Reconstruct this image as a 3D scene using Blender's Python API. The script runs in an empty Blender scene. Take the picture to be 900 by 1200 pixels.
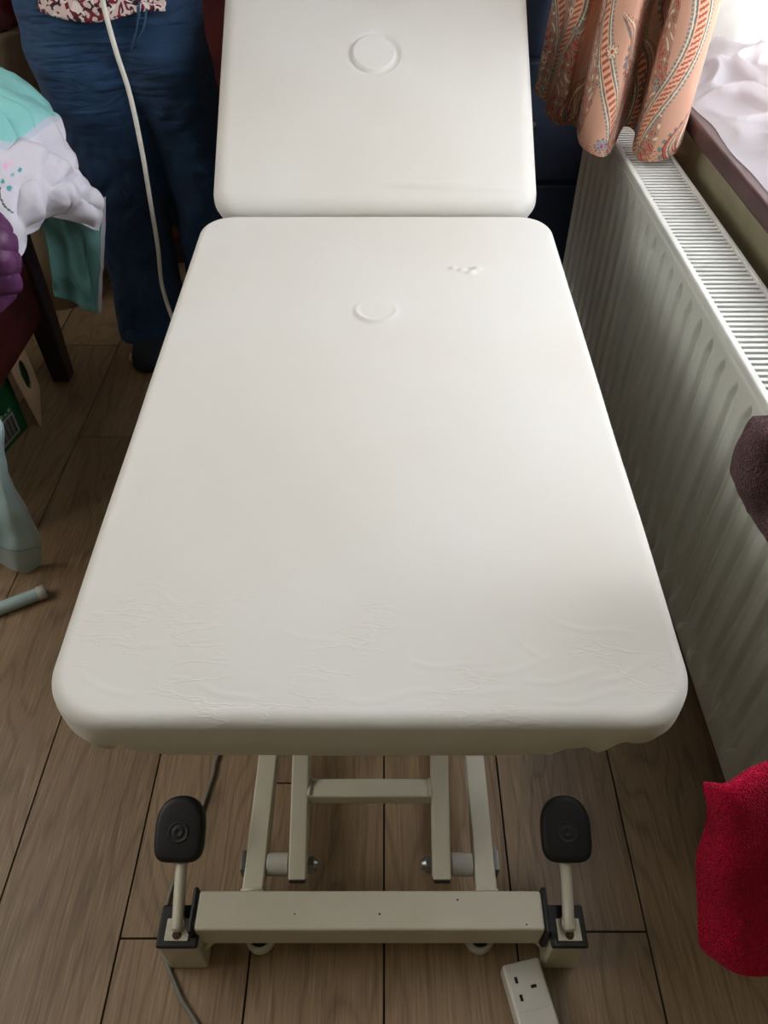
import bpy, bmesh, math, random
import numpy as np
from mathutils import Vector, Matrix, noise
random.seed(4)
C = bpy.context.scene
COL = C.collection
PI = math.pi
# ------------------------------------------------------------------ camera
CAMH = 1.23; F = 901.0; PITCH = math.radians(44.8)
SP, CP = math.sin(PITCH), math.cos(PITCH)
cam = bpy.data.cameras.new('camera'); cam_o = bpy.data.objects.new('camera', cam); COL.objects.link(cam_o)
cam_o.location = (0, 0, CAMH); cam_o.rotation_euler = (PI/2 - PITCH, 0, 0)
cam.sensor_fit = 'VERTICAL'; cam.sensor_height = 24; cam.lens = 24*F/1200
cam.clip_start = .02
C.camera = cam_o
# ------------------------------------------------------------------ world, daylight, exposure
w = bpy.data.worlds.new('world'); C.world = w; w.use_nodes = True
bg = w.node_tree.nodes['Background']; bg.inputs[0].default_value = (.92, .96, 1, 1); bg.inputs[1].default_value = 7.0
def area(name, loc, rot, sx, sy, power, col):
    l = bpy.data.lights.new(name, 'AREA'); l.shape = 'RECTANGLE'; l.size = sx; l.size_y = sy
    l.energy = power; l.color = col
    o = bpy.data.objects.new(name, l); COL.objects.link(o); o.location = loc; o.rotation_euler = rot
    return o
# overcast daylight coming in and down through the side window
area('window_daylight', (1.75, 1.0, 2.1), (0, math.radians(58), 0), 1.5, 1.5, 104, (.93, .97, 1))
# added fill lamp high on the far left, lifts the ambient; no window there
area('left_ambient_fill', (-2.3, .8, 1.9), (0, math.radians(-60), 0), 1.0, 1.8, 33, (1, .97, .93))
C.view_settings.view_transform = 'Standard'; C.view_settings.look = 'None'
C.view_settings.gamma = 1; C.view_settings.use_curve_mapping = False
C.view_settings.exposure = -0.13

# ------------------------------------------------------------------ helpers
def at(u, v, y=None, z=None, x=None):
    """a point of the photograph placed on a real plane of the room"""
    a = (u-450)/F; b = (v-600)/F
    dn = SP + b*CP; fw = CP - b*SP
    d = y/fw if y is not None else ((CAMH-z)/dn if z is not None else x/a)
    return Vector((a*d, fw*d, CAMH-dn*d))
def lin(c):
    return tuple(((k/255)/12.92 if k/255 <= .04045 else ((k/255+.055)/1.055)**2.4) for k in c)
def mat(name, col, rough=.5, metal=0, bump=None, var=None, spec=.5, sheen=0):
    """col sRGB 0-255; bump=(scale,strength,detail); var=(scale,other colour)"""
    m = bpy.data.materials.new(name); m.use_nodes = True; nt = m.node_tree; b = nt.nodes['Principled BSDF']
    b.inputs['Base Color'].default_value = (*lin(col), 1); b.inputs['Roughness'].default_value = rough
    b.inputs['Metallic'].default_value = metal; b.inputs['Specular IOR Level'].default_value = spec
    b.inputs['Sheen Weight'].default_value = sheen
    tc = nt.nodes.new('ShaderNodeTexCoord')
    def nz(scale, detail=4):
        n = nt.nodes.new('ShaderNodeTexNoise'); n.inputs['Scale'].default_value = scale; n.inputs['Detail'].default_value = detail
        nt.links.new(tc.outputs['Object'], n.inputs['Vector']); return n
    v = var or (14, tuple(max(0, int(k*.93)) for k in col))
    n = nz(v[0]); mx = nt.nodes.new('ShaderNodeMix'); mx.data_type = 'RGBA'
    r = nt.nodes.new('ShaderNodeMapRange'); r.inputs[1].default_value = .35; r.inputs[2].default_value = .65
    nt.links.new(n.outputs[0], r.inputs[0]); nt.links.new(r.outputs[0], mx.inputs[0])
    mx.inputs[6].default_value = (*lin(col), 1); mx.inputs[7].default_value = (*lin(v[1]), 1)
    nt.links.new(mx.outputs[2], b.inputs['Base Color'])
    if bump:
        n2 = nz(bump[0], bump[2] if len(bump) > 2 else 3)
        bp = nt.nodes.new('ShaderNodeBump'); bp.inputs['Strength'].default_value = bump[1]; bp.inputs['Distance'].default_value = .004
        nt.links.new(n2.outputs[0], bp.inputs['Height']); nt.links.new(bp.outputs[0], b.inputs['Normal'])
    return m
def attr_mat(name, rough=.85, bump=(300, .3), sheen=0, translucent=0):
    m = mat(name, (200, 200, 200), rough, bump=bump, sheen=sheen); nt = m.node_tree
    a = nt.nodes.new('ShaderNodeVertexColor'); a.layer_name = 'tint'
    b = nt.nodes['Principled BSDF']
    for l in list(b.inputs['Base Color'].links): nt.links.remove(l)
    nt.links.new(a.outputs[0], b.inputs['Base Color'])
    return m
def link(name, me, m, parent=None, smooth=False):
    o = bpy.data.objects.new(name, me); COL.objects.link(o)
    if m is not None:
        me.materials.append(m)
    if smooth:
        for p in me.polygons: p.use_smooth = True
    if parent is not None:
        o.parent = parent
        o.matrix_parent_inverse = parent.matrix_world.inverted() if parent.type != 'EMPTY' else Matrix.Translation(-parent.location)
    return o
def build(name, bm, m, parent=None, smooth=False, bevel=0, seg=2):
    bmesh.ops.recalc_face_normals(bm, faces=bm.faces)
    me = bpy.data.meshes.new(name); bm.to_mesh(me); bm.free()
    o = link(name, me, m, parent, smooth)
    if bevel:
        b = o.modifiers.new('bevel', 'BEVEL'); b.width = bevel; b.segments = seg; b.limit_method = 'ANGLE'; b.angle_limit = math.radians(40)
        for p in me.polygons: p.use_smooth = True
        wn = o.modifiers.new('wn', 'WEIGHTED_NORMAL'); wn.keep_sharp = True
    return o
def empty(name, loc, label, cat, group=None):
    o = bpy.data.objects.new(name, None); COL.objects.link(o); o.location = loc; o.empty_display_size = .1
    tag(o, label, cat, group); return o
def tag(o, label, cat, group=None):
    o['label'] = label; o['category'] = cat
    if group: o['group'] = group
    return o
def struct(o): o['kind'] = 'structure'; return o
def bx(bm, x0, x1, y0, y1, z0, z1):
    v = [bm.verts.new((x, y, z)) for x in (x0, x1) for y in (y0, y1) for z in (z0, z1)]
    for f in ((0,1,3,2),(4,6,7,5),(0,4,5,1),(2,3,7,6),(0,2,6,4),(1,5,7,3)): bm.faces.new([v[i] for i in f])
    return bm
def box(*a): return bx(bmesh.new(), *a)
def frame_of(d):
    d = d.normalized(); up = Vector((0,0,1)) if abs(d.z) < .95 else Vector((1,0,0))
    s = d.cross(up).normalized(); return s, s.cross(d).normalized()
def bar(bm, a, b, w_, h_, side=None):
    """rectangular bar from a to b: w_ across, h_ the other way"""
    a = Vector(a); b = Vector(b); s, t = frame_of(b-a)
    r = []
    for p in (a, b): r.append([bm.verts.new(p + s*i*w_/2 + t*j*h_/2) for i, j in ((-1,-1),(1,-1),(1,1),(-1,1))])
    for k in range(4): bm.faces.new((r[0][k], r[0][(k+1)%4], r[1][(k+1)%4], r[1][k]))
    bm.faces.new(r[0][::-1]); bm.faces.new(r[1]); return bm
def tube(bm, pts, r, n=10, caps=True):
    pts = [Vector(p) for p in pts]; rr = r if hasattr(r, '__len__') else [r]*len(pts)
    rings = []; s = None
    for i, p in enumerate(pts):
        d = (pts[min(i+1, len(pts)-1)] - pts[max(i-1, 0)]).normalized()
        if s is None: s, t = frame_of(d)
        else:
            s = (s - d*s.dot(d)).normalized(); t = s.cross(d)
        rings.append([bm.verts.new(p + (s*math.cos(2*PI*k/n) + t*math.sin(2*PI*k/n))*rr[i]) for k in range(n)])
    for a, b in zip(rings, rings[1:]):
        for k in range(n): bm.faces.new((a[k], a[(k+1)%n], b[(k+1)%n], b[k]))
    if caps: bm.faces.new(rings[0][::-1]); bm.faces.new(rings[-1])
    return bm
def spline(pts, n=8):
    P = [Vector(p) for p in pts]; P = [P[0]*2-P[1]] + P + [P[-1]*2-P[-2]]; out = []
    for i in range(1, len(P)-2):
        for k in range(n):
            t = k/n; a, b, c, d = P[i-1:i+3]
            out.append(.5*((2*b) + (c-a)*t + (2*a-5*b+4*c-d)*t*t + (3*b-a-3*c+d)*t**3))
    out.append(P[-2]); return out
def loft(bm, rings, cap0=True, cap1=True):
    R = [[bm.verts.new(p) for p in r] for r in rings]; n = len(R[0])
    for a, b in zip(R, R[1:]):
        for k in range(n): bm.faces.new((a[k], a[(k+1)%n], b[(k+1)%n], b[k]))
    if cap0: bm.faces.new(R[0][::-1])
    if cap1: bm.faces.new(R[-1])
    return bm
def ell(cx, cy, z, rx, ry, n=28, tilt=0, p=2.0):
    out = []
    for k in range(n):
        t = 2*PI*k/n; c, s = math.cos(t), math.sin(t)
        out.append(Vector((cx + rx*math.copysign(abs(c)**(2/p), c), cy + ry*math.copysign(abs(s)**(2/p), s), z + tilt*s)))
    return out
def lathe(bm, prof, c, axis=Vector((0,0,1)), n=24):
    c = Vector(c); axis = Vector(axis).normalized(); s, t = frame_of(axis)
    return loft(bm, [[c + axis*h + (s*math.cos(2*PI*k/n)+t*math.sin(2*PI*k/n))*r for k in range(n)] for r, h in prof])
def grid_mesh(name, P, cols=None, closed=False):
    """P: array (n,m,3)"""
    n, m_, _ = P.shape; me = bpy.data.meshes.new(name)
    idx = np.arange(n*m_).reshape(n, m_)
    if closed: idx = np.concatenate([idx, idx[:, :1]], 1)
    f = np.stack([idx[:-1,:-1], idx[1:,:-1], idx[1:,1:], idx[:-1,1:]], -1).reshape(-1, 4)
    me.from_pydata(P.reshape(-1, 3).tolist(), [], f.tolist())
    if cols is not None: paint(me, cols.reshape(-1, 3))
    return me
def paint(me, cols):
    ca = me.color_attributes.new('tint', 'FLOAT_COLOR', 'POINT')
    c4 = np.ones((len(me.vertices), 4), np.float32); c4[:, :3] = cols; ca.data.foreach_set('color', c4.ravel())
def L(c): return np.array(lin(c))
def up2(ctrl, n, m_):
    """Catmull-Rom upsampling of a control grid (rows of Vectors) to n x m_"""
    rows = [spline(r, 12) for r in ctrl]; A = np.array([[tuple(p) for p in r] for r in rows])
    def cr(A, n):
        A = np.concatenate([2*A[:1]-A[1:2], A, 2*A[-1:]-A[-2:-1]], 0); k = A.shape[0]-3
        out = []
        for t in np.linspace(0, k-1e-6, n):
            i = int(t); f = t-i; a, b, c, d = A[i], A[i+1], A[i+2], A[i+3]
            out.append(.5*(2*b+(c-a)*f+(2*a-5*b+4*c-d)*f*f+(3*b-a-3*c+d)*f**3))
        return np.array(out)
    B = cr(A, n); B = cr(B.transpose(1, 0, 2), m_).transpose(1, 0, 2); return B
def nzv(P, s, seed=0, oct_=1):
    sh = P.shape[:-1]; Q = P.reshape(-1, 3)
    o = np.array([noise.noise(Vector((p[0]*s+seed*7.3, p[1]*s-seed*3.1, p[2]*s+seed*1.7))) for p in Q])
    if oct_ > 1: o = o + .5*np.array([noise.noise(Vector((p[0]*s*2.1+seed*5.3, p[1]*s*2.1, p[2]*s*2.1+seed))) for p in Q])
    return o.reshape(sh)
def normals(P):
    a = np.gradient(P, axis=0); b = np.gradient(P, axis=1); n = np.cross(a, b); return n/(np.linalg.norm(n, axis=-1, keepdims=True)+1e-9)

# ------------------------------------------------------------------ materials
M = {}
M['steel'] = mat('cream_enamel', (205, 200, 182), .38, bump=(60, .05), var=(9, (196, 190, 170)))
M['black'] = mat('black_plastic', (15, 17, 20), .55, bump=(400, .1))
M['chrome'] = mat('zinc', (150, 150, 145), .35, metal=.9)
M['nylon'] = mat('nylon', (190, 188, 178), .5)
M['white_pl'] = mat('white_plastic', (212, 210, 200), .35)
M['hole'] = mat('dark_slot', (25, 20, 16), .8)
M['rust'] = mat('chipped_steel', (70, 48, 30), .8)
M['rad'] = mat('radiator_enamel', (206, 209, 201), .36, bump=(12, .03), var=(3, (199, 202, 193)))
M['grille'] = mat('grille_enamel', (218, 220, 214), .4)
M['wall'] = mat('magnolia_paint', (164, 158, 128), .85, bump=(90, .15))
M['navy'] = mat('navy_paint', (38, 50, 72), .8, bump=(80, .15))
M['white'] = mat('white_paint', (225, 222, 214), .8)
M['mahog'] = mat('dark_mahogany', (92, 42, 38), .35, bump=(40, .08), var=(22, (66, 31, 31)))
M['darkwood'] = mat('espresso_wood', (58, 43, 46), .35, bump=(40, .06), var=(30, (45, 34, 37)))
M['sill'] = mat('brown_stained_sill', (84, 58, 56), .5, bump=(30, .1), var=(18, (70, 47, 47)))
M['beige'] = mat('beige_canvas', (178, 160, 128), .9, bump=(250, .3))
M['skin'] = mat('skin', (205, 160, 138), .5)
M['hair'] = mat('brown_hair', (60, 40, 28), .5, bump=(120, .5))
M['card'] = mat('cardboard', (196, 166, 134), .85, bump=(150, .1))
M['green'] = mat('green_print', (28, 98, 52), .5, var=(16, (20, 72, 42)))
M['aqua_pl'] = mat('pale_blue_plastic', (176, 200, 200), .4)
M['shoe'] = mat('navy_slipper', (22, 34, 48), .7, bump=(300, .3))
M['grey_cable'] = mat('grey_cable', (120, 118, 108), .5)
M['white_cable'] = mat('white_cable', (214, 212, 202), .4)

def floor_material():
    m = bpy.data.materials.new('oak_laminate'); m.use_nodes = True; nt = m.node_tree; N = nt.nodes; Lk = nt.links.new
    b = N['Principled BSDF']; b.inputs['Roughness'].default_value = .42
    tc = N.new('ShaderNodeTexCoord'); vc = N.new('ShaderNodeVertexColor'); vc.layer_name = 'tint'
    sc = N.new('ShaderNodeVectorMath'); sc.operation = 'MULTIPLY'; sc.inputs[1].default_value = (37, 53, 0)
    Lk(vc.outputs[0], sc.inputs[0])
    ad = N.new('ShaderNodeVectorMath'); ad.operation = 'ADD'; Lk(tc.outputs['Object'], ad.inputs[0]); Lk(sc.outputs[0], ad.inputs[1])
    mp = N.new('ShaderNodeMapping'); mp.inputs['Scale'].default_value = (6, 1.1, 1); Lk(ad.outputs[0], mp.inputs[0])
    # swirling figure with knots
    n1 = N.new('ShaderNodeTexNoise'); n1.inputs['Scale'].default_value = 1.25; n1.inputs['Detail'].default_value = 2; n1.inputs['Distortion'].default_value = .5; Lk(mp.outputs[0], n1.inputs[0])
    mu = N.new('ShaderNodeMath'); mu.operation = 'MULTIPLY'; mu.inputs[1].default_value = 26; Lk(n1.outputs[0], mu.inputs[0])
    fr = N.new('ShaderNodeMath'); fr.operation = 'PINGPONG'; fr.inputs[1].default_value = 1; Lk(mu.outputs[0], fr.inputs[0])
    mp2 = N.new('ShaderNodeMapping'); mp2.inputs['Scale'].default_value = (300, 12, 1); Lk(ad.outputs[0], mp2.inputs[0])
    n2 = N.new('ShaderNodeTexNoise'); n2.inputs['Scale'].default_value = 1; n2.inputs['Detail'].default_value = 5; n2.inputs['Distortion'].default_value = .3; Lk(mp2.outputs[0], n2.inputs[0])
    n3 = N.new('ShaderNodeTexNoise'); n3.inputs['Scale'].default_value = .6; n3.inputs['Detail'].default_value = 3; Lk(mp.outputs[0], n3.inputs[0])
    def mixc(fac, a, bcol, k):
        mr = N.new('ShaderNodeMapRange'); mr.inputs[1].default_value = k[0]; mr.inputs[2].default_value = k[1]; mr.inputs[3].default_value = 0; mr.inputs[4].default_value = k[2]
        Lk(fac, mr.inputs[0]); mx = N.new('ShaderNodeMix'); mx.data_type = 'RGBA'; Lk(mr.outputs[0], mx.inputs[0])
        if isinstance(a, tuple): mx.inputs[6].default_value = (*lin(a), 1)
        else: Lk(a, mx.inputs[6])
        mx.inputs[7].default_value = (*lin(bcol), 1); return mx.outputs[2]
    c = mixc(n3.outputs[0], (152, 128, 98), (126, 103, 76), (.35, .65, 1))
    c = mixc(fr.outputs[0], c, (92, 72, 50), (.55, 1, .46))
    c = mixc(n2.outputs[0], c, (78, 60, 45), (.52, .75, .5))
    c = mixc(n2.outputs[0], c, (184, 162, 136), (.45, .3, .35))
    # knots
    mp3 = N.new('ShaderNodeMapping'); mp3.inputs['Scale'].default_value = (3.2, 1.3, 1); Lk(ad.outputs[0], mp3.inputs[0])
    vo = N.new('ShaderNodeTexVoronoi'); vo.inputs['Scale'].default_value = 1.2; Lk(mp3.outputs[0], vo.inputs[0])
    c = mixc(vo.outputs['Distance'], c, (58, 42, 32), (.1, .02, .75))
    Lk(c, b.inputs['Base Color'])
    bp = N.new('ShaderNodeBump'); bp.inputs['Strength'].default_value = .12; bp.inputs['Distance'].default_value = .001; Lk(n2.outputs[0], bp.inputs['Height']); Lk(bp.outputs[0], b.inputs['Normal'])
    return m

# ------------------------------------------------------------------ room
XW = .67; PW = .1925; RX0, RX1, RY0, RY1, RZ = -2.6, XW, -1.6, 3.05, 2.4
bm = bmesh.new(); cols = []
seams = {-4: 1.507, -3: .75, -2: .357, -1: .594, 0: .93, 1: .366, 2: -.1, 3: .6}
for k in range(-14, 6):
    s0 = seams.get(k, random.uniform(0, 1.29))
    y = s0 - 1.29*3
    while y < RY1+.1:
        a, b_ = max(y, RY0-.1), min(y+1.29, RY1+.1)
        x0, x1 = k*PW, (k+1)*PW
        x1 = min(x1, 1.1)
        if b_ > a and x1 > x0:
            g = .0015; n0 = len(bm.verts)
            V = [bm.verts.new(p) for p in ((x0+g,a+g,0),(x1-g,a+g,0),(x1-g,b_-g,0),(x0+g,b_-g,0),(x0+g,a+g,-.004),(x1-g,a+g,-.004),(x1-g,b_-g,-.004),(x0+g,b_-g,-.004))]
            for f in ((0,1,2,3),(0,4,5,1),(1,5,6,2),(2,6,7,3),(3,7,4,0)): bm.faces.new([V[i] for i in f])
            c = (random.random(), random.random(), random.random()); cols += [c]*8
        y += 1.29
me = bpy.data.meshes.new('floor'); bm.to_mesh(me); bm.free(); paint(me, np.array(cols))
fl = struct(link('floor', me, floor_material()))
sub = struct(build('trim_1', box(RX0-.1, 1.1, RY0-.1, RY1+.1, -.03, -.0045), mat('floor_gap', (26, 19, 15), .9)))
struct(build('ceiling', box(RX0-.1, 1.15, RY0-.1, RY1+.1, RZ, RZ+.05), M['white']))
struct(build('wall_left', box(RX0-.1, RX0, RY0-.1, RY1+.1, 0, RZ), M['wall']))
struct(build('wall_front', box(RX0, 1.1, RY0-.1, RY0, 0, RZ), M['wall']))
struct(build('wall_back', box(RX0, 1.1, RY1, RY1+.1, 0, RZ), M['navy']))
WY0, WY1, WZ0, WZ1, XO = .42, 2.16, .688, 2.12, 1.03
bm = bmesh.new()
bx(bm, XW, XO+.06, RY0, WY0, 0, RZ); bx(bm, XW, XO+.06, WY0, WY1, 0, .648); bx(bm, XW, XO+.06, WY0, WY1, WZ1, RZ); bx(bm, XW, XO+.06, WY1, 2.24, 0, RZ)
struct(build('wall_right', bm, M['wall']))
bm = box(XW+.001, XO-.03, WY1-.008, WY1, .688, WZ1); bx(bm, XW+.001, XO-.03, WY0, WY0+.008, .688, WZ1); bx(bm, XW+.001, XO-.03, WY0, WY1, WZ1-.008, WZ1)
struct(build('trim_2', bm, M['white']))
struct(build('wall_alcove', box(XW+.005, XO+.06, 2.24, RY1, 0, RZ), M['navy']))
bm = box(.655, XW+.004, 2.10, RY1, 0, .1); bx(bm, .66, XW+.004, 2.10, RY1, .1, .115)
struct(build('baseboard_right', bm, M['navy'], bevel=.003))
struct(build('baseboard_back', box(RX0, .655, RY1-.015, RY1, 0, .11), M['navy'], bevel=.003))
# window board: deep stained shelf, front lip
bm = box(.64, XO+.05, WY0-.02, WY1, .652, .688)
struct(build('window_sill', bm, M['sill'], bevel=.006, seg=3))
bm = bmesh.new()
for y0, y1, z0, z1 in ((WY0, WY1, .688, .74), (WY0, WY1, WZ1-.05, WZ1), (WY0, WY0+.05, .74, WZ1-.05), (WY1-.05, WY1, .74, WZ1-.05), (1.25, 1.31, .74, WZ1-.05), (WY0+.05, WY1-.05, 1.6, 1.64)):
    bx(bm, XO-.03, XO+.03, y0, y1, z0, z1)
win = struct(build('window_1', bm, M['white'], bevel=.005))
gm = bpy.data.materials.new('glass'); gm.use_nodes = True; nt = gm.node_tree
tr = nt.nodes.new('ShaderNodeBsdfTransparent'); gl = nt.nodes.new('ShaderNodeBsdfGlossy'); gl.inputs['Roughness'].default_value = .02
mx = nt.nodes.new('ShaderNodeMixShader'); mx.inputs[0].default_value = .06
nt.links.new(tr.outputs[0], mx.inputs[1]); nt.links.new(gl.outputs[0], mx.inputs[2]); nt.links.new(mx.outputs[0], nt.nodes['Material Output'].inputs[0])
build('window_pane', box(XO-.004, XO+.004, WY0+.04, WY1-.04, .73, WZ1-.04), gm, win)

# ------------------------------------------------------------------ radiator
RXF, RXB, RYN, RYF, RZB, RZT = .512, .622, .40, 2.06, .125, .607
rad = empty('radiator', ((RXF+RXB)/2, (RYN+RYF)/2, 0), 'long cream panel radiator with pressed vertical flutes below the window', 'radiator')
ny, nz_ = 900, 130
ys = np.linspace(RYN, RYF, ny); zs = np.linspace(RZB, RZT-.004, nz_); Y, Z = np.meshgrid(ys, zs, indexing='ij')
pitch = .0585; ph = (Y-.861)/pitch; t = (ph-np.round(ph))*pitch         # distance from flute line
hw = .0165
top = .578; bot = RZB+.040
hh = np.clip(np.minimum((top-Z)/.030, (Z-bot)/.030), 0, 1)**.7          # pointed, narrowing ends
wloc = hw*hh + 1e-5
sm = lambda e0, e1, x_: (lambda q: q*q*(3-2*q))(np.clip((x_-e0)/(e1-e0), 0, 1))
rec = sm(wloc+.0022, wloc-.0022, np.abs(t))*(hh > 0)
dep = .0115*rec*(1-.55*np.exp(-(t/.007)**2))
wel = np.exp(-(t/.0065)**4-((Z-RZB-.024)/.010)**4)*.0045
edge = .004*(1-sm(0, .012, RZT-.004-Z)) + .004*(1-sm(0, .010, Z-RZB))
X = RXF + dep + edge - wel
me = grid_mesh('front_panel', np.stack([X, Y, Z], -1)); o = link('front_panel', me, M['rad'], rad, True)
so = o.modifiers.new('s', 'SOLIDIFY'); so.thickness = .002; so.offset = 0
build('back_panel', box(RXB-.014, RXB-.004, RYN+.01, RYF-.01, RZB, RZT-.012), M['rad'], rad, bevel=.003)
for y0 in (RYN-.004, RYF-.002):
    build('side_cover', box(RXF+.003, RXB, y0, y0+.006, RZB+.01, RZT+.001), M['rad'], rad, bevel=.002)
# top grille: two lips and cross slats
bm = bmesh.new()
bx(bm, RXF-.001, RXF+.011, RYN-.002, RYF+.002, RZT-.010, RZT+.003); bx(bm, RXB-.010, RXB, RYN-.002, RYF+.002, RZT-.010, RZT+.003)
build('grille_frame', bm, M['grille'], rad, bevel=.003, seg=3)
bm = bmesh.new(); y = RYN+.008
while y < RYF-.01:
    bx(bm, RXF+.010, RXB-.009, y, y+.0075, RZT-.006, RZT-.0005); y += .0145
g_ = build('grille_slats', bm, M['grille'], rad); g_['kind'] = 'stuff'
bm = bmesh.new()
y = RYN+.02
while y < RYF-.03:
    bx(bm, RXF+.03, RXF+.033, y, y+.02, RZB+.03, RZT-.05); y += .03
build('convector_fins', bm, M['rad'], rad)['kind'] = 'stuff'
for yb in (RYN+.25, RYF-.25): build('wall_bracket', box(RXB-.005, XW, yb, yb+.03, .2, .5), M['rad'], rad)
bm = tube(bmesh.new(), [(RXF+.05, RYF+.0, .15), (RXF+.05, RYF+.04, .15), (RXF+.05, RYF+.05, .13), (RXF+.05, RYF+.05, 0)], .0075)
build('pipe', bm, M['rad'], rad, True)

# ------------------------------------------------------------------ treatment couch
couch = empty('treatment_couch', (-.017, .8, 0), 'cream hydraulic treatment couch with raised head section and steel scissor base', 'treatment couch')
def cushion_mat():
    m = mat('stretch_cover', (217, 217, 212), .66, var=(2.2, (213, 210, 202)), sheen=.15, spec=.3)
    nt = m.node_tree; N = nt.nodes; b = N['Principled BSDF']; tc = N['Texture Coordinate'] if 'Texture Coordinate' in N else N.new('ShaderNodeTexCoord')
    # fine knit + long faint creases
    n1 = N.new('ShaderNodeTexNoise'); n1.inputs['Scale'].default_value = 700; nt.links.new(tc.outputs['Object'], n1.inputs[0])
    mp = N.new('ShaderNodeMapping'); mp.inputs['Rotation'].default_value = (0, 0, .5); mp.inputs['Scale'].default_value = (5, 14, 8); nt.links.new(tc.outputs['Object'], mp.inputs[0])
    n2 = N.new('ShaderNodeTexNoise'); n2.noise_type = 'RIDGED_MULTIFRACTAL'; n2.inputs['Scale'].default_value = 1.3; n2.inputs['Detail'].default_value = 3; nt.links.new(mp.outputs[0], n2.inputs[0])
    mr = N.new('ShaderNodeMapRange'); mr.inputs[1].default_value = .9; mr.inputs[2].default_value = 1.6; nt.links.new(n2.outputs[0], mr.inputs[0])
    mp3 = N.new('ShaderNodeMapping'); mp3.inputs['Rotation'].default_value = (0, 0, -.35); mp3.inputs['Scale'].default_value = (9, 34, 10); nt.links.new(tc.outputs['Object'], mp3.inputs[0])
    nw = N.new('ShaderNodeTexNoise'); nw.inputs['Scale'].default_value = 1.6; nw.inputs['Detail'].default_value = 3; nt.links.new(mp3.outputs[0], nw.inputs[0])
    va = N.new('ShaderNodeVectorMath'); va.operation = 'MULTIPLY_ADD'; va.inputs[1].default_value = (1.6, 1.6, 1.6); nt.links.new(nw.outputs['Color'], va.inputs[0]); nt.links.new(mp3.outputs[0], va.inputs[2])
    vc = N.new('ShaderNodeTexVoronoi'); vc.feature = 'DISTANCE_TO_EDGE'; vc.inputs['Scale'].default_value = 1.0; nt.links.new(va.outputs[0], vc.inputs[0])
    cr = N.new('ShaderNodeMapRange'); cr.inputs[1].default_value = .0; cr.inputs[2].default_value = .06; nt.links.new(vc.outputs[0], cr.inputs[0])
    np_ = N.new('ShaderNodeTexNoise'); np_.inputs['Scale'].default_value = 9; np_.inputs['Detail'].default_value = 1; nt.links.new(tc.outputs['Object'], np_.inputs[0])
    sx = N.new('ShaderNodeSeparateXYZ'); nt.links.new(tc.outputs['Object'], sx.inputs[0])
    yr = N.new('ShaderNodeMapRange'); yr.inputs[1].default_value = 1.0; yr.inputs[2].default_value = .42; yr.inputs[3].default_value = -.30; yr.inputs[4].default_value = .03; nt.links.new(sx.outputs[1], yr.inputs[0])
    ad = N.new('ShaderNodeMath'); ad.operation = 'ADD'; nt.links.new(np_.outputs[0], ad.inputs[0]); nt.links.new(yr.outputs[0], ad.inputs[1])
    mk = N.new('ShaderNodeMapRange'); mk.inputs[1].default_value = .53; mk.inputs[2].default_value = .64; nt.links.new(ad.outputs[0], mk.inputs[0])
    iv = N.new('ShaderNodeMath'); iv.operation = 'SUBTRACT'; iv.inputs[0].default_value = 1; nt.links.new(cr.outputs[0], iv.inputs[1])
    ml = N.new('ShaderNodeMath'); ml.operation = 'MULTIPLY'; nt.links.new(iv.outputs[0], ml.inputs[0]); nt.links.new(mk.outputs[0], ml.inputs[1])
    b3 = N.new('ShaderNodeBump'); b3.inputs['Strength'].default_value = .3; b3.inputs['Distance'].default_value = .0008; nt.links.new(ml.outputs[0], b3.inputs['Height'])
    b1 = N.new('ShaderNodeBump'); b1.inputs['Strength'].default_value = .12; b1.inputs['Distance'].default_value = .0006
    b2 = N.new('ShaderNodeBump'); b2.inputs['Strength'].default_value = .22; b2.inputs['Distance'].default_value = .0012
    nt.links.new(n1.outputs[0], b1.inputs['Height']); nt.links.new(mr.outputs[0], b2.inputs['Height']); nt.links.new(b1.outputs[0], b2.inputs['Normal']); nt.links.new(b2.outputs[0], b3.inputs['Normal']); nt.links.new(b3.outputs[0], b.inputs['Normal'])
    return m
M['cover'] = cushion_mat()
def outline(hw, hl, r, n=900, r2=None):
    """rounded rectangle, even spacing; front corners r, rear corners r2; returns xy and perimeter parameter"""
    r2 = r2 or r; pts = []
    def arc(cx, cy, rr, a0): return [(cx+rr*math.cos(a0+q*PI/2/24), cy+rr*math.sin(a0+q*PI/2/24)) for q in range(25)]
    pts += arc(hw-r2, hl-r2, r2, 0) + arc(-hw+r2, hl-r2, r2, PI/2) + arc(-hw+r, -hl+r, r, PI) + arc(hw-r, -hl+r, r, 1.5*PI)
    pts.append(pts[0]); p = np.array(pts); s = np.r_[0, np.cumsum(np.hypot(*np.diff(p, axis=0).T))]
    q = np.linspace(0, s[-1], n, endpoint=False); return np.stack([np.interp(q, s, p[:, 0]), np.interp(q, s, p[:, 1])], 1), q
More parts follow.
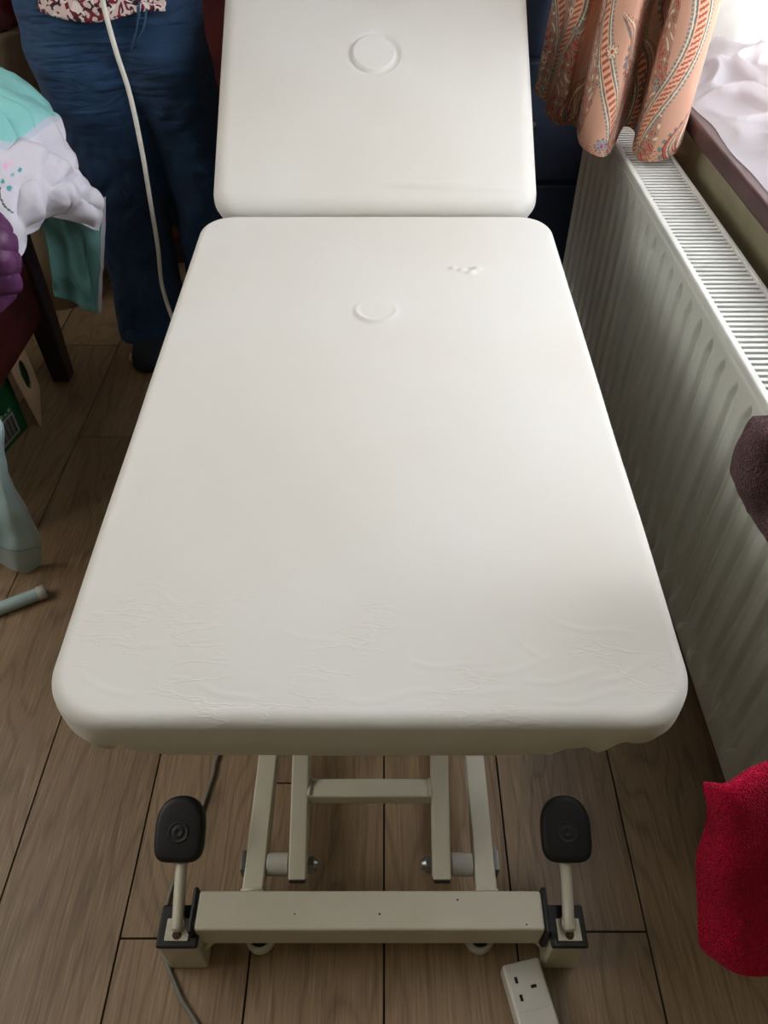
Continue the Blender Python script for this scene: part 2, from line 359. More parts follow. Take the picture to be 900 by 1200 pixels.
def cushion(name, hw, hl, th, rc, re, disp, pleat, mtx, taper=.012, rings=150, r2=None):
    O, q = outline(hw, hl, rc, 900, r2)
    Nrm = np.roll(O, -1, 0)-np.roll(O, 1, 0); Nrm = np.stack([Nrm[:, 1], -Nrm[:, 0]], 1); Nrm /= np.linalg.norm(Nrm, axis=1)[:, None]
    L_ = []
    inner = O - Nrm*re
    for r in np.linspace(0, 1, rings)[:-1]:
        xy = inner*r; z = disp(xy[:, 0], xy[:, 1])
        L_.append(np.c_[xy, z])
    z0 = disp(inner[:, 0], inner[:, 1])
    for a in np.linspace(0, PI/2, 10):
        xy = inner + Nrm*re*math.sin(a); L_.append(np.c_[xy, z0 - re*(1-math.cos(a))])
    nside = 16
    for k in range(1, nside+1):
        f = k/nside; bulge = .003*math.sin(PI*f) - taper*f**2
        pl = pleat(O[:, 0], O[:, 1], q)*(f**1.5)
        xy = O + Nrm*(bulge+pl)[:, None]; z = z0 - re - (th-re)*f + (.004*np.sin(q*37)+.002*np.sin(q*91))*f*np.clip(np.abs(pleat(O[:,0],O[:,1],q))*120, .12, 1)
        L_.append(np.c_[xy, z])
    last = L_[-1]
    for s in (.985, .94, .5): 
        a = last.copy(); a[:, :2] *= s; a[:, 2] += .001; L_.append(a)
    P = np.array(L_)
    me = grid_mesh(name, P, closed=True); me.transform(mtx)
    return link(name, me, M['cover'], couch, True)
CX = -.0145
# leg section
z_n, z_f, y_n, y_f = .560, .600, .383, 1.440
ang = math.atan2(z_f-z_n, y_f-y_n); Ln = math.hypot(z_f-z_n, y_f-y_n); hl = Ln/2
mt_leg = Matrix.Translation(((CX), (y_n+y_f)/2, (z_n+z_f)/2)) @ Matrix.Rotation(ang, 4, 'X')
inv = mt_leg.inverted()
def on_leg(u, v):
    a = (u-450)/F; b = (v-600)/F; d = Vector((a, CP-b*SP, -(SP+b*CP))); o_ = Vector((0, 0, CAMH))
    o2 = inv @ o_; d2 = inv.to_3x3() @ d; t_ = -o2.z/d2.z; return o2 + d2*t_
hp = on_leg(441, 367); bp_ = on_leg(547, 318)
rngs = np.random.RandomState(3)
creases = []
for (u0, v0, u1, v1, a) in ((185, 690, 215, 710, .0014), (215, 712, 262, 690, .0010), (480, 775, 570, 782, .0012), (570, 790, 640, 775, .0014), (520, 805, 600, 812, .0012),
        (620, 800, 700, 790, .0014), (600, 745, 640, 772, .001), (120, 745, 190, 760, .0013), (330, 740, 392, 752, .001), (300, 560, 345, 572, .0008), (460, 572, 475, 590, .0006), (385, 598, 420, 604, .0006), (650, 730, 740, 745, .0012), (560, 640, 640, 655, .0006), (400, 820, 520, 812, .0012), (95, 790, 150, 815, .0016), (230, 800, 300, 822, .0014), (700, 800, 770, 770, .0018), (640, 822, 740, 812, .0012)):
    creases.append((on_leg(u0, v0), on_leg(u1, v1), a))
def leg_disp(x, y):
    z = .006*(1-(x/.32)**2)*(1-(y/hl)**2)
    d = np.hypot(x-hp.x, y-hp.y); th_ = np.arctan2(y-hp.y, x-hp.x)
    z = z + .0042*np.exp(-((d-.032)/.0045)**2)*(.06+.94*(np.cos(th_+PI*.55)*.5+.5)**1.5) + .0012*np.exp(-(d/.030)**4)
    for dx, dy, s, h in ((-.024, .004, .006, .004), (-.010, -.002, .006, .0045), (.006, -.010, .008, .004), (.018, .003, .007, .0055), (.004, .004, .004, -.004)):
        z = z + h*np.exp(-(((x-bp_.x-dx)/s)**2+((y-bp_.y-dy)/(s*.8))**2))
    for a, b, h in creases:
        ab = np.array([b.x-a.x, b.y-a.y]); l = np.hypot(*ab); ab = ab/l
        px, py = x-a.x, y-a.y; s = px*ab[0]+py*ab[1]; n = -px*ab[1]+py*ab[0] + .004*np.sin(s*60)
        z = z + .28*h*np.exp(-(n/.0026)**2)*np.clip(np.minimum(s, l-s)/.02+.4, 0, 1)
    z = z + .0012*np.sin(x*21+1)*np.sin(y*17)*(y < 0)
    return z
def leg_pleat(x, y, q):
    k = np.exp(-((np.abs(x)-.27)/.06)**2)*np.exp(-((y+hl-.03)/.07)**2)
    k = k*np.where(x < 0, .45, .9)
    return -.020*k*(.9+.30*np.sin(q*210)*np.sin(q*31+1)+.45*np.sin(q*118+2*np.sin(q*23)))
cushion('leg_cushion', .329, hl, .088, .070, .015, leg_disp, leg_pleat, mt_leg, taper=.010, rings=190, r2=.062)
# head section
HT = math.radians(31.5); HL = .565; HWd = .313
h0 = Vector((CX-.003, 1.432, .612))
mt_head = Matrix.Translation(h0 + Vector((0, math.cos(HT)*HL/2, math.sin(HT)*HL/2))) @ Matrix.Rotation(HT, 4, 'X')
invh = mt_head.inverted()
def on_head(u, v):
    a = (u-450)/F; b = (v-600)/F; d = Vector((a, CP-b*SP, -(SP+b*CP))); o2 = invh @ Vector((0, 0, CAMH)); d2 = invh.to_3x3() @ d; return o2 + d2*(-(o2.z-.004)/d2.z)
hh_ = on_head(438, 64)
def head_disp(x, y):
    z = .008*(1-(x/.31)**2)*(1-(y/(HL/2))**2)
    d = np.hypot(x-hh_.x, y-hh_.y)
    z = z - .0045*np.exp(-((d-.049)/.004)**2)*(.45+.55*np.clip(.5+(x-hh_.x)*8+(y-hh_.y)*9,0,1)) + (x-hh_.x)*.05*(d<.046)*-1 + .004*(d < .046)*np.clip((.046-d)/.006, 0, 1)
    yy = y+HL/2-.055+.01*np.sin(x*5); z = z + .003*np.exp(-(yy/.006)**2)*np.exp(-((x-.14)/.11)**4)
    return z
def head_pleat(x, y, q):
    k = np.exp(-((np.abs(x)-.28)/.05)**2)*np.exp(-((y+HL/2)/.05)**2); return -.008*k*(1+.8*np.sin(q*130))
cushion('head_cushion', HWd, HL/2, .075, .055, .032, head_disp, head_pleat, mt_head, taper=.008)
# steel
def piece(name, bm, m='steel', parent=couch, bevel=.003, label=None, smooth=False):
    o = build(name, bm, M[m], parent, smooth=smooth, bevel=bevel)
    if label: o['label'] = label
    return o
beam = piece('base_beam', box(-.2535, .2145, .332, .3825, .062, .120), bevel=.004)
for x0, x1 in ((-.2605, -.2535), (.2145, .2215)):
    piece('end_plug', box(x0, x1, .328, .3865, .058, .123), 'black', beam, .003)
for s, x0, x1 in ((-1, -.3035, -.2495), (1, .2235, .2715)):
    f = piece('foot_block', box(x0, x1, .318, .369, 0, .094), bevel=.004)
    piece('foot_cap', box(x0-.001, x1+.001, .3165, .3705, .094, .101), 'black', f, .003)
    bx_ = (x0+x1)/2 + s*.001
    piece('gusset', tube(bmesh.new(), [(x1 if s < 0 else x0, .332, .05), (x1+.02 if s < 0 else x0-.02, .345, .062)], .006), bevel=0, parent=f, smooth=True)
    # foot pedal: bracket, rod and rubber pad
    pe = piece('pedal_rod', tube(bmesh.new(), spline([(bx_, .336, .108), (bx_, .350, .112), (bx_+s*.004, .40, .122), (bx_+s*.006, .450, .131)], 5), .0080, 16), bevel=0, smooth=True)
    bm = box(bx_-.016, bx_+.016, .324, .352, .101, .1035); tube(bm, [(bx_, .348, .1025), (bx_, .342, .112)], .0105, 14)
    piece('pedal_bracket', bm, parent=pe, bevel=.001)
    piece('bolt', lathe(bmesh.new(), [(.001, .0), (.0055, .0), (.0055, .002), (.003, .003)], (bx_, .331, .1035)), 'rust', pe, 0)
    # rubber pad: flat-bottomed oval, tilted back to the standing user
    c = Vector((bx_+s*.008-.001, .452, .150)); nrm = Vector((0, -.42, .9)).normalized(); tx = Vector((1, 0, 0)); ty = nrm.cross(tx)
    prof = []
    for q in range(48):
        a = 2*PI*q/48; cc, ss = math.cos(a), math.sin(a)
        p_ = 4.2 if ss < 0 else 2.3
        prof.append((.0345*math.copysign(abs(cc)**(2/p_), cc), .044*math.copysign(abs(ss)**(2/p_), ss)+.002))
    rings = []
    for h, sc_ in ((-.012, .93), (-.010, .985), (-.002, 1), (.006, .985), (.0095, .93), (.0105, .8), (.0105, .35)):
        rings.append([c + tx*a*sc_ + ty*b_*sc_ + nrm*h for a, b_ in prof])
    pad = build('pedal_pad', loft(bmesh.new(), rings), M['black'], pe, True)
    cc_ = c + nrm*.0105 - ty*.002
    bm = lathe(bmesh.new(), [(.001, 0), (.0145, 0), (.0145, .0008), (.0125, .0012), (.0115, .0002), (.008, .0002), (.007, .0014), (.004, .0016), (.003, .0005), (.0005, .0005)], cc_, nrm, 32)
    rg = build('pad_emblem', bm, mat('worn_rubber', (34, 34, 34), .6), pe, True)
# base rails along the floor, far beam
for xr in (-.182, .142):
    r = piece('base_rail', box(xr-.0145, xr+.0145, .38, 1.30, .078, .112))
    bm = bmesh.new(); tube(bm, [(xr-.015, .384, .1125), (xr, .386, .1135), (xr+.015, .384, .1125)], .003, 8)
    piece('weld', bm, parent=r, bevel=0, smooth=True)
piece('base_beam', box(-.2535, .2145, 1.28, 1.33, .062, .120), bevel=.004)
for x0, x1 in ((-.3035, -.2495), (.2235, .2715)): piece('foot_block', box(x0, x1, 1.28, 1.33, 0, .094), bevel=.004)
# levelling feet below the beam
for xf in (-.178, .137):
    for yf in (.3545, 1.30):
        bm = lathe(bmesh.new(), [(.012, 0), (.019, 0), (.021, .006), (.021, .016), (.018, .022), (.013, .020), (.011, .012), (.004, .012), (.004, .066), (.001, .066)], (xf, yf, 0), n=28)
        lf_ = piece('levelling_foot', bm, 'white_pl', bevel=0, smooth=True)
        piece('recess', lathe(bmesh.new(), [(.001, .0215), (.0150, .0215), (.0150, .0225), (.001, .0225)], (xf, yf, 0)), 'hole', lf_, 0)
# scissor arms
sa = Vector((0, .891, .454))
for xa, sx in ((-.1205, -1), (.0805, 1)):
    p0 = Vector((xa, .402, .106)); p1 = p0 + sa*.80
    a_ = piece('scissor_arm', bar(bmesh.new(), p0, p1, .0250, .030), bevel=.003)
    piece('end_plug', bar(bmesh.new(), p0-sa*.004, p0+sa*.0005, .022, .027), 'black', a_, .001)
    xr = -.182 if sx < 0 else .142
    q0 = Vector((xr, 1.22, .135)); q1 = Vector((xr, .47, .455))
    b_ = piece('scissor_arm', bar(bmesh.new(), q0, q1, .025, .030))
    # axle: nylon roller between arm and rail, bolt head on the inner side
    ax = Vector((0, .425, .098))
    xi = xa + sx*.0125; xo = xr - sx*.0145
    piece('roller', tube(bmesh.new(), [(xi+sx*.003, ax.y, ax.z), (xo-sx*.001, ax.y, ax.z)], .0155, 20), 'nylon', a_, .002)
    bm = tube(bmesh.new(), [(xa-sx*.0125, ax.y, ax.z), (xa-sx*.0205, ax.y, ax.z)], .0125, 6)
    tube(bm, [(xa-sx*.0205, ax.y, ax.z), (xa-sx*.027, ax.y, ax.z)], [.010, .006], 14)
    piece('axle_nut', bm, 'chrome', a_, .0008)
    piece('axle_plate', box(*sorted((xr+sx*.0145, xr+sx*.021)), .412, .440, .082, .112), 'chrome', a_, .001)
    pv = p0 + sa*.42
    piece('pivot_bolt', tube(bmesh.new(), [(xa, pv.y, pv.z), (xr, pv.y, pv.z)], .009, 16), 'chrome', a_, .001)
cb = Vector((0, .506, .157))
c0 = piece('cross_bar', bar(bmesh.new(), (-.109, cb.y, cb.z), (.069, cb.y, cb.z), .028, .024))
for x_ in (-.107, .067):
    piece('weld', tube(bmesh.new(), [(x_, .492, .154), (x_, .496, .1705), (x_, .516, .1705), (x_, .522, .160)], .003, 8), parent=c0, bevel=0, smooth=True)
piece('cross_bar', bar(bmesh.new(), (-.109, 1.02, .42), (.069, 1.02, .42), .028, .024))
# upper frame that carries the cushions
def under(x, y): return z_n + (y-y_n)*math.tan(ang) - .094
for xr in (-.20, .17):
    piece('top_rail', bar(bmesh.new(), (xr, .47, under(0, .47)-.018), (xr, 1.40, under(0, 1.40)-.018), .025, .03))
for yc in (.48, 1.39):
    piece('top_cross_rail', bar(bmesh.new(), (-.21, yc, under(0, yc)-.018), (.18, yc, under(0, yc)-.018), .025, .028))
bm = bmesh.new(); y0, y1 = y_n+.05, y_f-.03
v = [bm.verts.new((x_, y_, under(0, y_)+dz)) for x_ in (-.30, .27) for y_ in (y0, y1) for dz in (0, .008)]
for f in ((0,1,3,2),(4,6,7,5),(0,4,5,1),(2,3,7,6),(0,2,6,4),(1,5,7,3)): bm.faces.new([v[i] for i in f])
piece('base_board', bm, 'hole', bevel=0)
nv = Vector((0, -math.sin(HT), math.cos(HT))); hd = Vector((0, math.cos(HT), math.sin(HT)))
for xr in (-.18, .15):
    a0 = h0 + hd*.03 - nv*.090; a1 = h0 + hd*.42 - nv*.090
    piece('head_rail', bar(bmesh.new(), (xr, a0.y, a0.z), (xr, a1.y, a1.z), .025, .022))
st0 = h0 + hd*.27 - nv*.10
piece('head_strut', tube(bmesh.new(), [(-.015, st0.y, st0.z), (-.015, 1.15, under(0, 1.15)-.045)], .011, 12), 'chrome', bevel=0, smooth=True)
piece('actuator', tube(bmesh.new(), [(-.015, 1.2, .15), (-.015, .95, .33)], .026, 20), 'black', bevel=.002)
# paint chips
chips = [(-.006, .352), (-.12, .352), (.19, .339), (.10, .37)]
for cx_, cy_ in chips:
    piece('paint_chip', lathe(bmesh.new(), [(.0003, 0), (random.uniform(.0008, .0016), 0), (.0006, .0004)], (cx_, cy_, .1201), n=7), 'rust', beam, 0)

# ------------------------------------------------------------------ cables and power strip
def fl_path(pts, z=.004): return [at(u, v, z=z) for u, v in pts]
p = fl_path([(240, 1215), (226, 1192), (212, 1170), (204, 1150), (196, 1130)]) + [at(190, 1108, z=.004), at(196, 1060, z=.004), at(212, 1010, z=.004), at(226, 975, z=.004), at(238, 944, z=.004), at(250, 908, z=.004), at(262, 870, z=.004), Vector((-.2, .95, .004)), Vector((-.1, 1.3, .004)), Vector((-.02, 1.22, .06)), Vector((-.015, 1.19, .14))]
tag(build('power_cable', tube(bmesh.new(), spline(p, 8), .0033, 10), M['grey_cable'], smooth=True), 'thin grey cable curving along the floor past the left foot of the couch', 'cable')
a, b_ = at(588, 1131, z=.032), at(634, 1127, z=.032)
ps = empty('power_strip', (.20, .24, 0), 'white British multi socket extension block lying beside the right foot of the couch', 'extension lead')
ax_x = (b_-a).normalized(); ax_x.z = 0; ax_x.normalize(); ax_y = Vector((ax_x.y, -ax_x.x, 0))   # towards the camera
# direction of the long side read on the floor
q2 = at(612, 1215, z=.032); ax_y = (q2-a); ax_y.z = 0; ax_y.normalize(); ax_x = Vector((-ax_y.y, ax_y.x, 0)); 
W_ = .054
def pl(s_, t_, z): return a + ax_x*s_ + ax_y*t_ + Vector((0, 0, z-a.z))
def obox(s0, s1, t0, t1, z0, z1):
    bm = bmesh.new(); v = [bm.verts.new(pl(s, t_, z)) for s in (s0, s1) for t_ in (t0, t1) for z in (z0, z1)]
    for f in ((0,1,3,2),(4,6,7,5),(0,4,5,1),(2,3,7,6),(0,2,6,4),(1,5,7,3)): bm.faces.new([v[i] for i in f])
    return bm
build('housing', obox(0, W_, 0, .26, .0, .032), M['white_pl'], ps, bevel=.004, seg=3)
for k in range(4):
    t0 = .018 + k*.060
    sk = build('socket', obox(.006, .048, t0-.008, t0+.042, .0318, .0326), M['white_pl'], ps, bevel=.0004)
    bm = bmesh.new()
    for s0, s1, q0, q1 in ((.0115, .0155, t0, t0+.008), (.0115, .0155, t0+.0215, t0+.0295), (.0305, .0385, t0+.0135, t0+.0175)):
        b2 = obox(s0, s1, q0, q1, .032, .0329); me_ = bpy.data.meshes.new('t'); b2.to_mesh(me_); b2.free(); bm.from_mesh(me_); bpy.data.meshes.remove(me_)
    build('pin_slots', bm, M['hole'], sk)
bm = tube(bmesh.new(), spline([pl(.027, .26, .016), pl(.027, .32, .012), pl(.06, .42, .004), pl(.16, .5, .004)], 6), .0035, 8)
build('lead', bm, M['white_cable'], ps, True)

# ------------------------------------------------------------------ person
per = empty('person', (-.585, 1.95, 0), 'standing person in dark blue wide leg jeans and a maroon and white patterned top', 'person')
def skin_obj(name, joints, edges, m, parent, sub=2, root=0):
    me = bpy.data.meshes.new(name); me.from_pydata([j[0] for j in joints], edges, [])
    o = link(name, me, m, parent)
    md = o.modifiers.new('skin', 'SKIN'); md.use_smooth_shade = True
    for i, j in enumerate(joints):
        r = j[1]; r = r if hasattr(r, '__len__') else (r, r); me.skin_vertices[0].data[i].radius = r
        me.skin_vertices[0].data[i].use_root = (i == root)
    s = o.modifiers.new('sub', 'SUBSURF'); s.levels = sub; s.render_levels = sub
    return o
PX, PY = -.585, 1.975
Lf = Vector((-.648, 1.965, 0)); Rf = Vector((-.462, 2.01, 0))
J = []; E = []
def j(p, r): J.append((tuple(p), r)); return len(J)-1
def chain(a, seq):
    for p, r in seq:
        b = j(p, r); E.append((a, b)); a = b
    return a
pel = j((PX, PY, .86), (.13, .10))
ch = chain(pel, [((PX, PY-.005, 1.0), (.115, .09)), ((PX, PY, 1.14), (.125, .095)), ((PX, PY+.01, 1.28), (.13, .08)), ((PX, PY+.012, 1.36), (.06, .055)), ((PX, PY, 1.42), (.048, .05)), ((PX, PY-.015, 1.50), (.068, .082)), ((PX, PY-.01, 1.58), (.062, .075)), ((PX, PY-.005, 1.615), (.035, .045))])
for s, ft in ((-1, Lf), (1, Rf)):
    chain(pel, [((PX+s*.09, PY, .78), (.085, .09)), ((ft.x+s*.0, ft.y-.01, .44), .055), ((ft.x, ft.y, .25), .05), ((ft.x, ft.y+.01, .085), .034), ((ft.x+s*.004, ft.y-.05, .042), (.036, .030)), ((ft.x+s*.008, ft.y-.125, .028), (.040, .020)), ((ft.x+s*.010, ft.y-.165, .024), (.030, .014))])
# arms: viewer-left arm reaches forward holding the handset cable, the other hangs bent
hands = {}
for s in (-1, 1):
    sh = 3
    if s < 0: pts = [((PX-.14, PY, 1.31), .05), ((PX-.195, PY-.02, 1.22), .045), ((PX-.215, PY-.06, 1.04), .037), ((PX-.12, PY-.20, 1.02), .03), ((PX-.035, PY-.29, 1.01), (.022, .026))]
    else: pts = [((PX+.14, PY, 1.31), .05), ((PX+.20, PY, 1.22), .045), ((PX+.25, PY+.01, 1.06), .037), ((PX+.22, PY-.13, 1.10), .03), ((PX+.17, PY-.22, 1.13), (.022, .026))]
    e = chain(sh, pts)
    wv = Vector(pts[-1][0]); dirn = (wv-Vector(pts[-2][0])).normalized(); palm = wv + dirn*.05
    pi_ = chain(e, [(tuple(palm), (.026, .016))]); hands[s] = (wv, dirn, palm)
skin_obj('body', J, E, M['skin'], per)
for s in (-1, 1):
    wv, dirn, palm = hands[s]; side = dirn.cross(Vector((0, 0, 1))).normalized(); dn = Vector((0, 0, -1))
    for k in range(4):
        o_ = (k-1.5)*.018; ln = (.024, .028, .026, .020)[k]
        p0 = palm + side*o_*.8; p1 = palm + dirn*.040 + side*o_; p2 = p1 + dirn*ln*.8 + dn*ln*.7; p3 = p2 + dn*ln*.8 - dirn*ln*.3; p4 = p3 - dirn*ln*.6 + dn*ln*.1
        skin_obj('finger', [(tuple(q), r) for q, r in ((p0, .009), (p1, .009), (p2, .0082), (p3, .0075), (p4, .0065))], [(0,1),(1,2),(2,3),(3,4)], M['skin'], per, 2)
    t0 = wv + dirn*.02 - side*s*.015; t1 = t0 - side*s*.028 + dirn*.02 + dn*.012; t2 = t1 + dirn*.026 + dn*.012; t3 = t2 + dirn*.02 + side*s*.012 + dn*.004
    skin_obj('thumb', [(tuple(q), r) for q, r in ((t0, .011), (t1, .0105), (t2, .009), (t3, .0075))], [(0,1),(1,2),(2,3)], M['skin'], per, 2)
# face and hair
hc = Vector((PX, PY-.015, 1.515))
def blob(bm, c, rx, ry, rz, n=14):
    loft(bm, [[Vector(c)+Vector((rx*math.cos(2*PI*k/n)*math.sin(a), ry*math.sin(2*PI*k/n)*math.sin(a), rz*math.cos(a))) for k in range(n)] for a in np.linspace(.02, PI-.02, 10)]); return bm
for s in (-1, 1):
    ey = build('eye', blob(bmesh.new(), hc+Vector((s*.03, -.072, .01)), .012, .008, .008), M['white'], per, True)
    build('iris', blob(bmesh.new(), hc+Vector((s*.03, -.0785, .01)), .0055, .003, .0055), M['hair'], ey, True)
bm = loft(bmesh.new(), [ell(hc.x, hc.y-.078, hc.z+.012, .006, .006, 12), ell(hc.x, hc.y-.088, hc.z-.012, .009, .011, 12), ell(hc.x, hc.y-.092, hc.z-.028, .014, .014, 12), ell(hc.x, hc.y-.08, hc.z-.036, .008, .006, 12)])
build('nose', bm, M['skin'], per, True)
build('mouth', blob(bmesh.new(), hc+Vector((0, -.076, -.055)), .022, .008, .006), mat('lips', (170, 90, 88), .4), per, True)
for s in (-1, 1): build('ear', blob(bmesh.new(), hc+Vector((s*.072, 0, -.005)), .008, .016, .028), M['skin'], per, True)
bm = loft(bmesh.new(), [ell(hc.x, hc.y+.045, hc.z-.16, .07, .03, 28), ell(hc.x, hc.y+.035, hc.z-.08, .088, .055, 28), ell(hc.x, hc.y+.025, hc.z, .09, .078, 28), ell(hc.x, hc.y+.012, hc.z+.05, .088, .085, 28), ell(hc.x, hc.y+.005, hc.z+.09, .075, .078, 28), ell(hc.x, hc.y+.005, hc.z+.118, .045, .05, 28), ell(hc.x, hc.y+.005, hc.z+.126, .01, .01, 28)])
build('hair', bm, M['hair'], per, True)
# jeans
def denim():
    m = mat('dark_denim', (25, 60, 96), .85, bump=(420, .35), var=(5, (19, 48, 80)), sheen=.05)
    nt = m.node_tree; N = nt.nodes; b = N['Principled BSDF']; tc = N.new('ShaderNodeTexCoord')
    mp = N.new('ShaderNodeMapping'); mp.inputs['Scale'].default_value = (7, 7, 42); nt.links.new(tc.outputs['Object'], mp.inputs[0])
    n = N.new('ShaderNodeTexNoise'); n.inputs['Scale'].default_value = 1; n.inputs['Detail'].default_value = 2; n.inputs['Distortion'].default_value = .6; nt.links.new(mp.outputs[0], n.inputs[0])
    sx = N.new('ShaderNodeSeparateXYZ'); nt.links.new(tc.outputs['Object'], sx.inputs[0])
    mr = N.new('ShaderNodeMapRange'); mr.inputs[1].default_value = .52; mr.inputs[2].default_value = .74; nt.links.new(sx.outputs[2], mr.inputs[0])
    mm = N.new('ShaderNodeMath'); mm.operation = 'MULTIPLY'; nt.links.new(n.outputs[0], mm.inputs[0]); nt.links.new(mr.outputs[0], mm.inputs[1])
    bp = N.new('ShaderNodeBump'); bp.inputs['Strength'].default_value = .8; bp.inputs['Distance'].default_value = .022; nt.links.new(mm.outputs[0], bp.inputs['Height'])
    nt.links.new(bp.outputs[0], N['Bump'].inputs['Normal']); return m
M['denim'] = denim()
bm = bmesh.new()
def legloft(s):
    ft = Lf if s < 0 else Rf
    if s < 0: prm = [(.045, ft.x-.012, ft.y+.0, .098, .125), (.10, ft.x-.012, ft.y, .095, .118), (.25, ft.x-.010, ft.y, .092, .108), (.42, ft.x-.003, ft.y-.005, .094, .104), (.58, ft.x-.016, ft.y-.005, .112, .116), (.70, ft.x-.022, ft.y, .122, .130), (.78, PX-.088, PY, .130, .135), (.84, PX-.06, PY, .10, .12)]
    else: prm = [(.045, ft.x+.0, ft.y, .098, .125), (.10, ft.x, ft.y, .095, .118), (.25, ft.x, ft.y, .090, .108), (.42, ft.x-.0, ft.y-.005, .090, .104), (.58, ft.x-.020, ft.y-.01, .094, .112), (.70, ft.x-.036, ft.y-.025, .100, .128), (.78, PX+.075, PY-.005, .104, .135), (.84, PX+.04, PY, .10, .12)]
    pr = spline([(a[0], a[1], a[2]) for a in prm], 6); rr = spline([(a[3], a[4], 0) for a in prm], 6)
    return [ell(q[1], q[2], q[0], r[0], r[1], 36, p=2.2) for q, r in zip(pr, rr)]
for s in (-1, 1): loft(bm, legloft(s))
loft(bm, [ell(PX+.0, PY, .750, .185, .118, 40, p=2.4), ell(PX-.018, PY, .79, .200, .134, 40, p=2.3), ell(PX-.018, PY, .85, .201, .146, 40, p=2.3), ell(PX, PY, .91, .19, .145, 40, p=2.2), ell(PX, PY, .97, .165, .13, 40, p=2.1)])
bmesh.ops.recalc_face_normals(bm, faces=bm.faces)
jn = build('jeans', bm, M['denim'], per)
rm = jn.modifiers.new('rm', 'REMESH'); rm.mode = 'VOXEL'; rm.voxel_size = .0065; rm.use_smooth_shade = True
sm_ = jn.modifiers.new('sm', 'SMOOTH'); sm_.iterations = 14; sm_.factor = .6
tx_ = bpy.data.textures.new('fold', 'CLOUDS'); tx_.noise_scale = .13; tx_.noise_depth = 1
emp = bpy.data.objects.new('fold_space', None)
dm = jn.modifiers.new('d', 'DISPLACE'); dm.texture = tx_; dm.strength = .022; dm.mid_level = .5; dm.texture_coords = 'LOCAL'
tx2 = bpy.data.textures.new('fold2', 'WOOD'); tx2.wood_type = 'BANDNOISE'; tx2.noise_scale = .055; tx2.turbulence = 9
tx2.noise_basis_2 = 'SIN'
vgm = jn.modifiers.new('d2', 'DISPLACE'); vgm.texture = tx2; vgm.strength = .0045; vgm.texture_coords = 'LOCAL'; vgm.direction = 'Y'
M['stitch'] = mat('denim_seam', (52, 82, 116), .8)
def frontpt(u, v, y): return at(u, v, y=y)
for name, pp in (('fly_seam', [(162, 8, 1.832), (161, 30, 1.826), (156, 50, 1.83), (153, 64, 1.85)]), ('crotch_seam', [(172, 10, 1.832), (168, 33, 1.826), (160, 48, 1.83)]), ('waist_loop', [(163, 2, 1.83), (163, 22, 1.825)])):
    build(name, tube(bmesh.new(), spline([frontpt(*q) for q in pp], 6), .0022, 8), M['stitch'], per, True)
# blouse
ring = []
zz = [.842, .90, .98, 1.06, 1.15, 1.24, 1.31, 1.35, 1.37]; rx = [.172, .176, .17, .16, .168, .17, .155, .10, .07]; ry = [.172, .168, .15, .135, .135, .12, .10, .075, .065]
nR = 120
prz = spline([(a, b, c) for a, b, c in zip(zz, rx, ry)], 10)
P = []
for q in prz:
    th_ = np.linspace(0, 2*PI, nR, endpoint=False); wv_ = 1+.02*np.sin(th_*9+q[0]*8)*(q[0] < 1.1)
    P.append(np.stack([PX-.012+q[1]*np.cos(th_)*wv_, PY-.0+q[2]*np.sin(th_)*wv_, np.full(nR, q[0])+.006*np.sin(th_*5)*(q[0] < .9)], 1))
# hem turned in so that the cloth has an edge
P = np.array(P); me = grid_mesh('blouse', P, closed=True)
def blotch(name):
    m = mat(name, (205, 180, 178), .8, bump=(300, .3)); nt = m.node_tree; N = nt.nodes; b = N['Principled BSDF']; tc = N.new('ShaderNodeTexCoord')
    prev = None
    cols_ = [((208, 186, 182), (120, 18, 42), 42, .54, 0), (None, (48, 20, 30), 50, .60, 5), (None, (228, 214, 208), 60, .62, 11)]
    for c0_, c1_, sc_, th_, off in cols_:
        mp = N.new('ShaderNodeMapping'); mp.inputs['Location'].default_value = (off, off, off); nt.links.new(tc.outputs['Object'], mp.inputs[0])
        n = N.new('ShaderNodeTexNoise'); n.inputs['Scale'].default_value = sc_; n.inputs['Detail'].default_value = 0; n.inputs['Distortion'].default_value = 1.5; nt.links.new(mp.outputs[0], n.inputs[0])
        r = N.new('ShaderNodeMapRange'); r.inputs[1].default_value = th_; r.inputs[2].default_value = th_+.02; nt.links.new(n.outputs[0], r.inputs[0])
        mx = N.new('ShaderNodeMix'); mx.data_type = 'RGBA'; nt.links.new(r.outputs[0], mx.inputs[0]); mx.inputs[7].default_value = (*lin(c1_), 1)
        if prev is None: mx.inputs[6].default_value = (*lin(c0_), 1)
        else: nt.links.new(prev, mx.inputs[6])
        prev = mx.outputs[2]
    nt.links.new(prev, b.inputs['Base Color']); return m
M['blotch'] = blotch('maroon_print')
bl = link('blouse', me, M['blotch'], per, True); s_ = bl.modifiers.new('s', 'SOLIDIFY'); s_.thickness = .004
for s in (-1, 1):
    a0 = Vector((PX+s*.12, PY+.005, 1.31)); a1 = Vector((PX+s*.20, PY-.01, 1.22)); a2 = Vector((PX+s*.222, PY-.03, 1.10))
    build('sleeve', tube(bmesh.new(), spline([a0, a1, a2], 6), [.062]*7+[.058]*6, 20, caps=False), M['blotch'], per, True)
